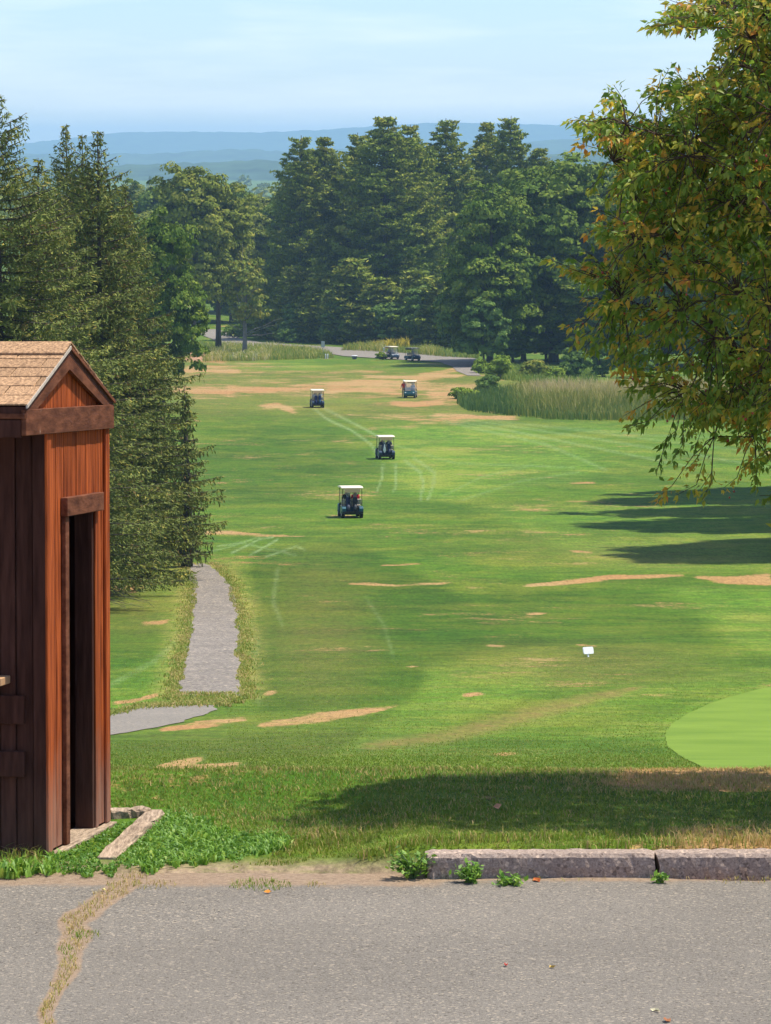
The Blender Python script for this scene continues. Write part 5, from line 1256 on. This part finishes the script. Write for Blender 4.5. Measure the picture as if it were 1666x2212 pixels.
DRIVE = dict(SIT, wrist_l=(-.16, .20, 1.02), hand_l=(-.13, .30, 1.04), wrist_r=(.13, .20, 1.02), hand_r=(.11, .30, 1.04))
HOLD = dict(SIT, elbow_r=(.36, -.22, 1.30), wrist_r=(.34, -.25, 1.52), hand_r=(.31, -.25, 1.60))
STAND = dict(pelvis=(0, 0, .95), belly=(0, -.01, 1.10), chest=(0, -.01, 1.30), neck=(0, 0, 1.49), head=(0, .02, 1.62), crown_top=(0, .02, 1.70), hip_l=(-.10, 0, .86), hip_r=(.10, 0, .86), knee_l=(-.12, .03, .48), knee_r=(.12, .02, .48), ankle_l=(-.13, -.01, .09), ankle_r=(.13, -.02, .09), toe_l=(-.14, .13, .045), toe_r=(.14, .12, .045),
             sh_l=(-.19, -.01, 1.38), sh_r=(.19, -.01, 1.38), elbow_l=(-.25, -.02, 1.12), elbow_r=(.28, .05, 1.13), wrist_l=(-.22, .14, .93), wrist_r=(.40, .12, .97), hand_l=(-.20, .20, .88), hand_r=(.47, .13, .95))
def ground_frame(p, head):
    """orientation on the slope with forward = head (angle from +Y, ccw)"""
    s = float((gz(p.y + .8) - gz(p.y - .8)) / 1.6); upv = Vector((0, -s, 1)).normalized()
    f_ = Vector((-math.sin(head), math.cos(head), 0)); f_ = (f_ - upv * f_.dot(upv)).normalized(); rt = f_.cross(upv).normalized()
    return Matrix((rt, f_, upv)).transposed().to_4x4()
def put(o, base, M_, local=(0, 0, 0), tilt=None):
    M2 = Matrix.Translation(base) @ M_ @ Matrix.Translation(local)
    if tilt: M2 = M2 @ tilt
    o.matrix_world = M2
protos = {}
def new_cart(paint_key, label, base, M_):
    if paint_key not in protos: c_ = cart(dict(teal=M_teal, navy=M_navy, dark=M_dteal)[paint_key]); protos[paint_key] = c_
    else: c_ = copy_tree(protos[paint_key])
    put(c_, base, M_ @ Matrix.Diagonal((1, 1, .90, 1))); tag(c_, label, 'golf cart', 'golf carts on the course'); return c_
BAGT = Matrix.Rotation(-.28, 4, 'X')
def carry(base, M_, bags, people):
    for bx, c1, c2, hd, lb in bags:
        g_ = golf_bag(c1, c2, hd); tag(g_, lb, 'golf bag', 'golf bags on the carts'); put(g_, base, M_ @ Matrix.Diagonal((1, 1, .90, 1)), (bx, -.98, .40), BAGT)
    for sx, pose, sh, tr, hat, lb in people:
        p_ = person(pose, EDG, RAD, sh, tr, lb, (0, 0, 0), (0, 0, 0), 1, hat); put(p_, base, M_ @ Matrix.Scale(.92, 4), (sx, 0, 0))
# 1 nearest, driving away
b1 = G(757, 1117); M1 = ground_frame(b1, .13); new_cart('teal', 'nearest golf cart with cream roof, driving away with two bags', b1, M1)
carry(b1, M1, [(-.22, (.02, .025, .06), (.10, .10, .14), 3, 'navy golf bag with white club covers on the nearest cart'), (.16, (.03, .03, .035), (.09, .09, .10), 0, 'charcoal golf bag beside the navy one on the nearest cart')],
      [(-.27, DRIVE, (.02, .03, .03), (.05, .05, .06), (.85, .84, .82), 'person in dark shirt and white cap driving the nearest cart'), (.27, SIT, (.55, .03, .05), (.05, .05, .06), (.85, .84, .82), 'person in red shirt and white cap riding in the nearest cart')])
b2 = G(832, 991); M2 = ground_frame(b2, .13); new_cart('navy', 'golf cart with white towel on its bag, second nearest, driving away', b2, M2)
carry(b2, M2, [(-.18, (.02, .03, .08), (.05, .06, .12), 2, 'navy golf bag with a white towel hanging on it'), (.18, (.015, .02, .055), (.04, .05, .10), 0, 'dark blue golf bag right of the bag with the towel')],
      [(-.27, DRIVE, (.04, .045, .06), (.05, .05, .06), (.10, .10, .11), 'person in dark cap driving the second nearest cart'), (.27, SIT, (.06, .07, .12), (.05, .05, .06), (.12, .11, .11), 'person in dark clothes riding in the second nearest cart')])
tw = bpy.data.meshes.new('golf_towel'); tv = [(-.035, 0, .62), (.035, 0, .62), (-.06, -.02, .42), (.06, -.015, .42), (-.11, -.03, .20), (.10, -.035, .18), (-.03, -.02, .02), (.02, -.02, .0)]
tv += [(x_, y_ + .012, z_) for x_, y_, z_ in tv]
tw.from_pydata(tv, [], [(0, 1, 3, 2), (2, 3, 5, 4), (4, 5, 7, 6), (8, 10, 11, 9), (10, 12, 13, 11), (12, 14, 15, 13), (0, 2, 10, 8), (2, 4, 12, 10), (4, 6, 14, 12), (6, 7, 15, 14), (7, 5, 13, 15), (5, 3, 11, 13), (3, 1, 9, 11), (1, 0, 8, 9)]); tw.materials.append(mat('towel_cloth', (.80, .82, .84), .9)); tw.update()
o = link('golf_towel', tw); put(o, b2, M2, (-.19, -1.20, .50)); tag(o, 'white towel hanging from a navy golf bag', 'towel')
b3 = G(685, 880); M3 = ground_frame(b3, .12); new_cart('navy', 'far golf cart with two blue bags, driving away on the dry turf', b3, M3)
carry(b3, M3, [(-.18, (.02, .03, .10), (.04, .05, .14), 1, 'left blue golf bag on the farther departing cart'), (.18, (.02, .04, .14), (.03, .10, .16), 1, 'bright blue golf bag on the farther departing cart')],
      [(-.27, DRIVE, (.62, .62, .60), (.05, .05, .06), (.85, .84, .82), 'person in white shirt driving the farther departing cart'), (.27, HOLD, (.64, .62, .58), (.05, .05, .06), (.85, .84, .82), 'person in white shirt holding the roof post of the farther cart')])
b4 = G(887, 859); M4 = ground_frame(b4, math.pi - .10); new_cart('dark', 'golf cart facing the viewer beside a person in red', b4, M4)
carry(b4, M4, [(-.18, (.03, .03, .04), (.05, .05, .06), 0, 'black golf bag behind the seats of the cart facing the viewer')], [(-.25, DRIVE, (.55, .56, .58), (.05, .05, .06), (.6, .6, .6), 'person in pale shirt seated in the cart facing the viewer')])
sp_ = G(872.5, 859.5); p_ = person(STAND, EDG, RAD, (.55, .05, .035), (.30, .22, .15), 'person in red shirt and white cap standing beside a cart', (0, 0, 0), (0, 0, 0), 1); put(p_, sp_, ground_frame(sp_, math.pi + .4))
b5 = G(846, 776.5, .08); M5 = ground_frame(b5, math.pi + .50); new_cart('navy', 'golf cart with pale roof on the road beside a green bundle', b5, M5)
carry(b5, M5, [], [(-.25, DRIVE, (.62, .63, .64), (.05, .05, .06), (.8, .8, .8), 'person in white shirt driving the cart beside the green bundle'), (.25, SIT, (.30, .34, .42), (.05, .05, .06), (.5, .5, .5), 'person in grey-blue shirt riding in the cart beside the bundle')])
b6 = G(891, 780, .08); M6 = ground_frame(b6, math.pi + .55); c6 = new_cart('navy', 'golf cart with dark grey roof on the road behind another cart', b6, M6)
M_groof = mat('grey_roof', (.16, .16, .15), .6)
for ch in c6.children:
    if ch.name.startswith('roof') and 'post' not in ch.name:
        ch.data = ch.data.copy(); ch.data.materials[0] = M_groof
carry(b6, M6, [], [(-.25, DRIVE, (.10, .05, .05), (.04, .04, .05), (.06, .06, .06), 'person in dark shirt driving the cart with the grey roof')])
# green bundle and white post carried behind the cart on the road
o = empty('brush_trailer', (0, 0, 0), 'low trailer heaped with green cuttings beside the carts on the road', 'trailer'); pb = G(824, 778, .08); o.location = pb; o.rotation_euler = (0, 0, .3)
b = MB(); b.box(-.75, .75, -.5, .5, .22, .32); b.tube([(.75, 0, .28), (1.3, .1, .28)], .03, 6); b.build('trailer_bed', M_blk, o)
me, _c = crown_mesh('cuttings', [(0, 0, .55, .8, .55, .35), (-.3, 0, .6, .45, .5, .4), (.35, 0, .55, .45, .5, .3)], 40, 40, .18, .10, M_bush, 3); link('cuttings', me, o)
for sy in (-.55, .55): w_ = MB(); w_.tube([(0, sy - .06, .2), (0, sy + .06, .2)], [.2, .2], 14); w_.build('wheel', M_rub, o)
b = MB(); b.box(-.05, .05, -.04, .04, .25, 1.55); b.box(-.09, .09, -.05, .05, 1.20, 1.60); q = b.build('post', mat('white_post', (.75, .75, .72), .6), o, bevel=.01); q.location = (.45, .3, 0)

# ------------------------------------------------------------------ signs and small furniture
M_white = mat('white_paint', (.82, .83, .84), .5, .3); M_galv = mat('galvanised', (.42, .43, .43), .5, .4, metal=.3)
def rounded(w, h, r, t, y0=0, z0=0):
    m = MB(); n = 6; pts = []
    for cx, cz, a0 in ((w/2 - r, h/2 - r, 0), (-w/2 + r, h/2 - r, 90), (-w/2 + r, -h/2 + r, 180), (w/2 - r, -h/2 + r, 270)):
        for i in range(n + 1): a = math.radians(a0 + 90 * i / n); pts.append((cx + r * math.cos(a), cz + r * math.sin(a)))
    k = len(pts); m.add([(x_, y0, z_ + z0) for x_, z_ in pts] + [(x_, y0 + t, z_ + z0) for x_, z_ in pts], [tuple(range(k)), tuple(range(k, 2*k))[::-1]] + [(i, i + k, (i + 1) % k + k, (i + 1) % k) for i in range(k)])
    return m
o = empty('tee_sign', G(1272, 1419), 'small white rounded sign on a short post in the near fairway', 'sign'); o.rotation_euler = (-.22, .085, .95)
rounded(.48, .18, .05, .02, -.02, .165).build('panel', M_white, o); b = MB(); b.box(-.03, .03, 0, .03, -.05, .16); b.build('post', M_white, o, bevel=.006)
o = empty('road_sign', G(698, 771), 'grey-white rectangular sign on a thin post at the road', 'sign')
rounded(.50, .85, .05, .02, -.03, 1.75).build('panel', mat('sign_face', (.55, .55, .54), .5), o); b = MB(); b.box(-.03, .03, 0, .04, -.1, 2.1); b.build('post', M_galv, o)
for x, lb in ((703.5, 'short white marker post, left of a pair by the far green'), (708, 'short white marker post, right of a pair by the far green')):
    p = G(x, 775); b = MB(); b.box(-.08, .08, -.04, .04, -.05, .60); b.prism_x([(-.04, .60), (.04, .60), (0, .66)], -.08, .08); o = b.build('marker_post', M_white); o.location = p; o.rotation_euler = (0, .04, .2); tag(o, lb, 'marker post')
o = empty('litter_bin', G(766, 776, .02), 'grey tub with a pale lid at the road edge', 'bin')
b = MB(); b.tube([(0, 0, 0), (0, 0, .05), (0, 0, .40)], [.27, .29, .36], 16); b.build('tub', mat('grey_plastic', (.13, .14, .15), .6), o, smooth=True); b = MB(); b.tube([(0, 0, .40), (0, 0, .44), (0, 0, .50)], [.42, .43, .36], 16); b.build('lid', mat('pale_lid', (.62, .63, .64), .5), o)

# ------------------------------------------------------------------ haze over the valley
hz = MB(); hz.box(-8400, 8400, -60, 15800, -62, 95)
M_haze = bpy.data.materials.new('haze_air'); M_haze.use_nodes = True; hn = M_haze.node_tree.nodes; hn.clear()
ho = hn.new('ShaderNodeOutputMaterial'); hv = hn.new('ShaderNodeVolumePrincipled'); hv.inputs['Color'].default_value = (.43, .68, 1.0, 1); hv.inputs['Density'].default_value = .000120; hv.inputs['Anisotropy'].default_value = 0.0
M_haze.node_tree.links.new(hv.outputs[0], ho.inputs['Volume'])
hz.build('haze', M_haze, kind='stuff')
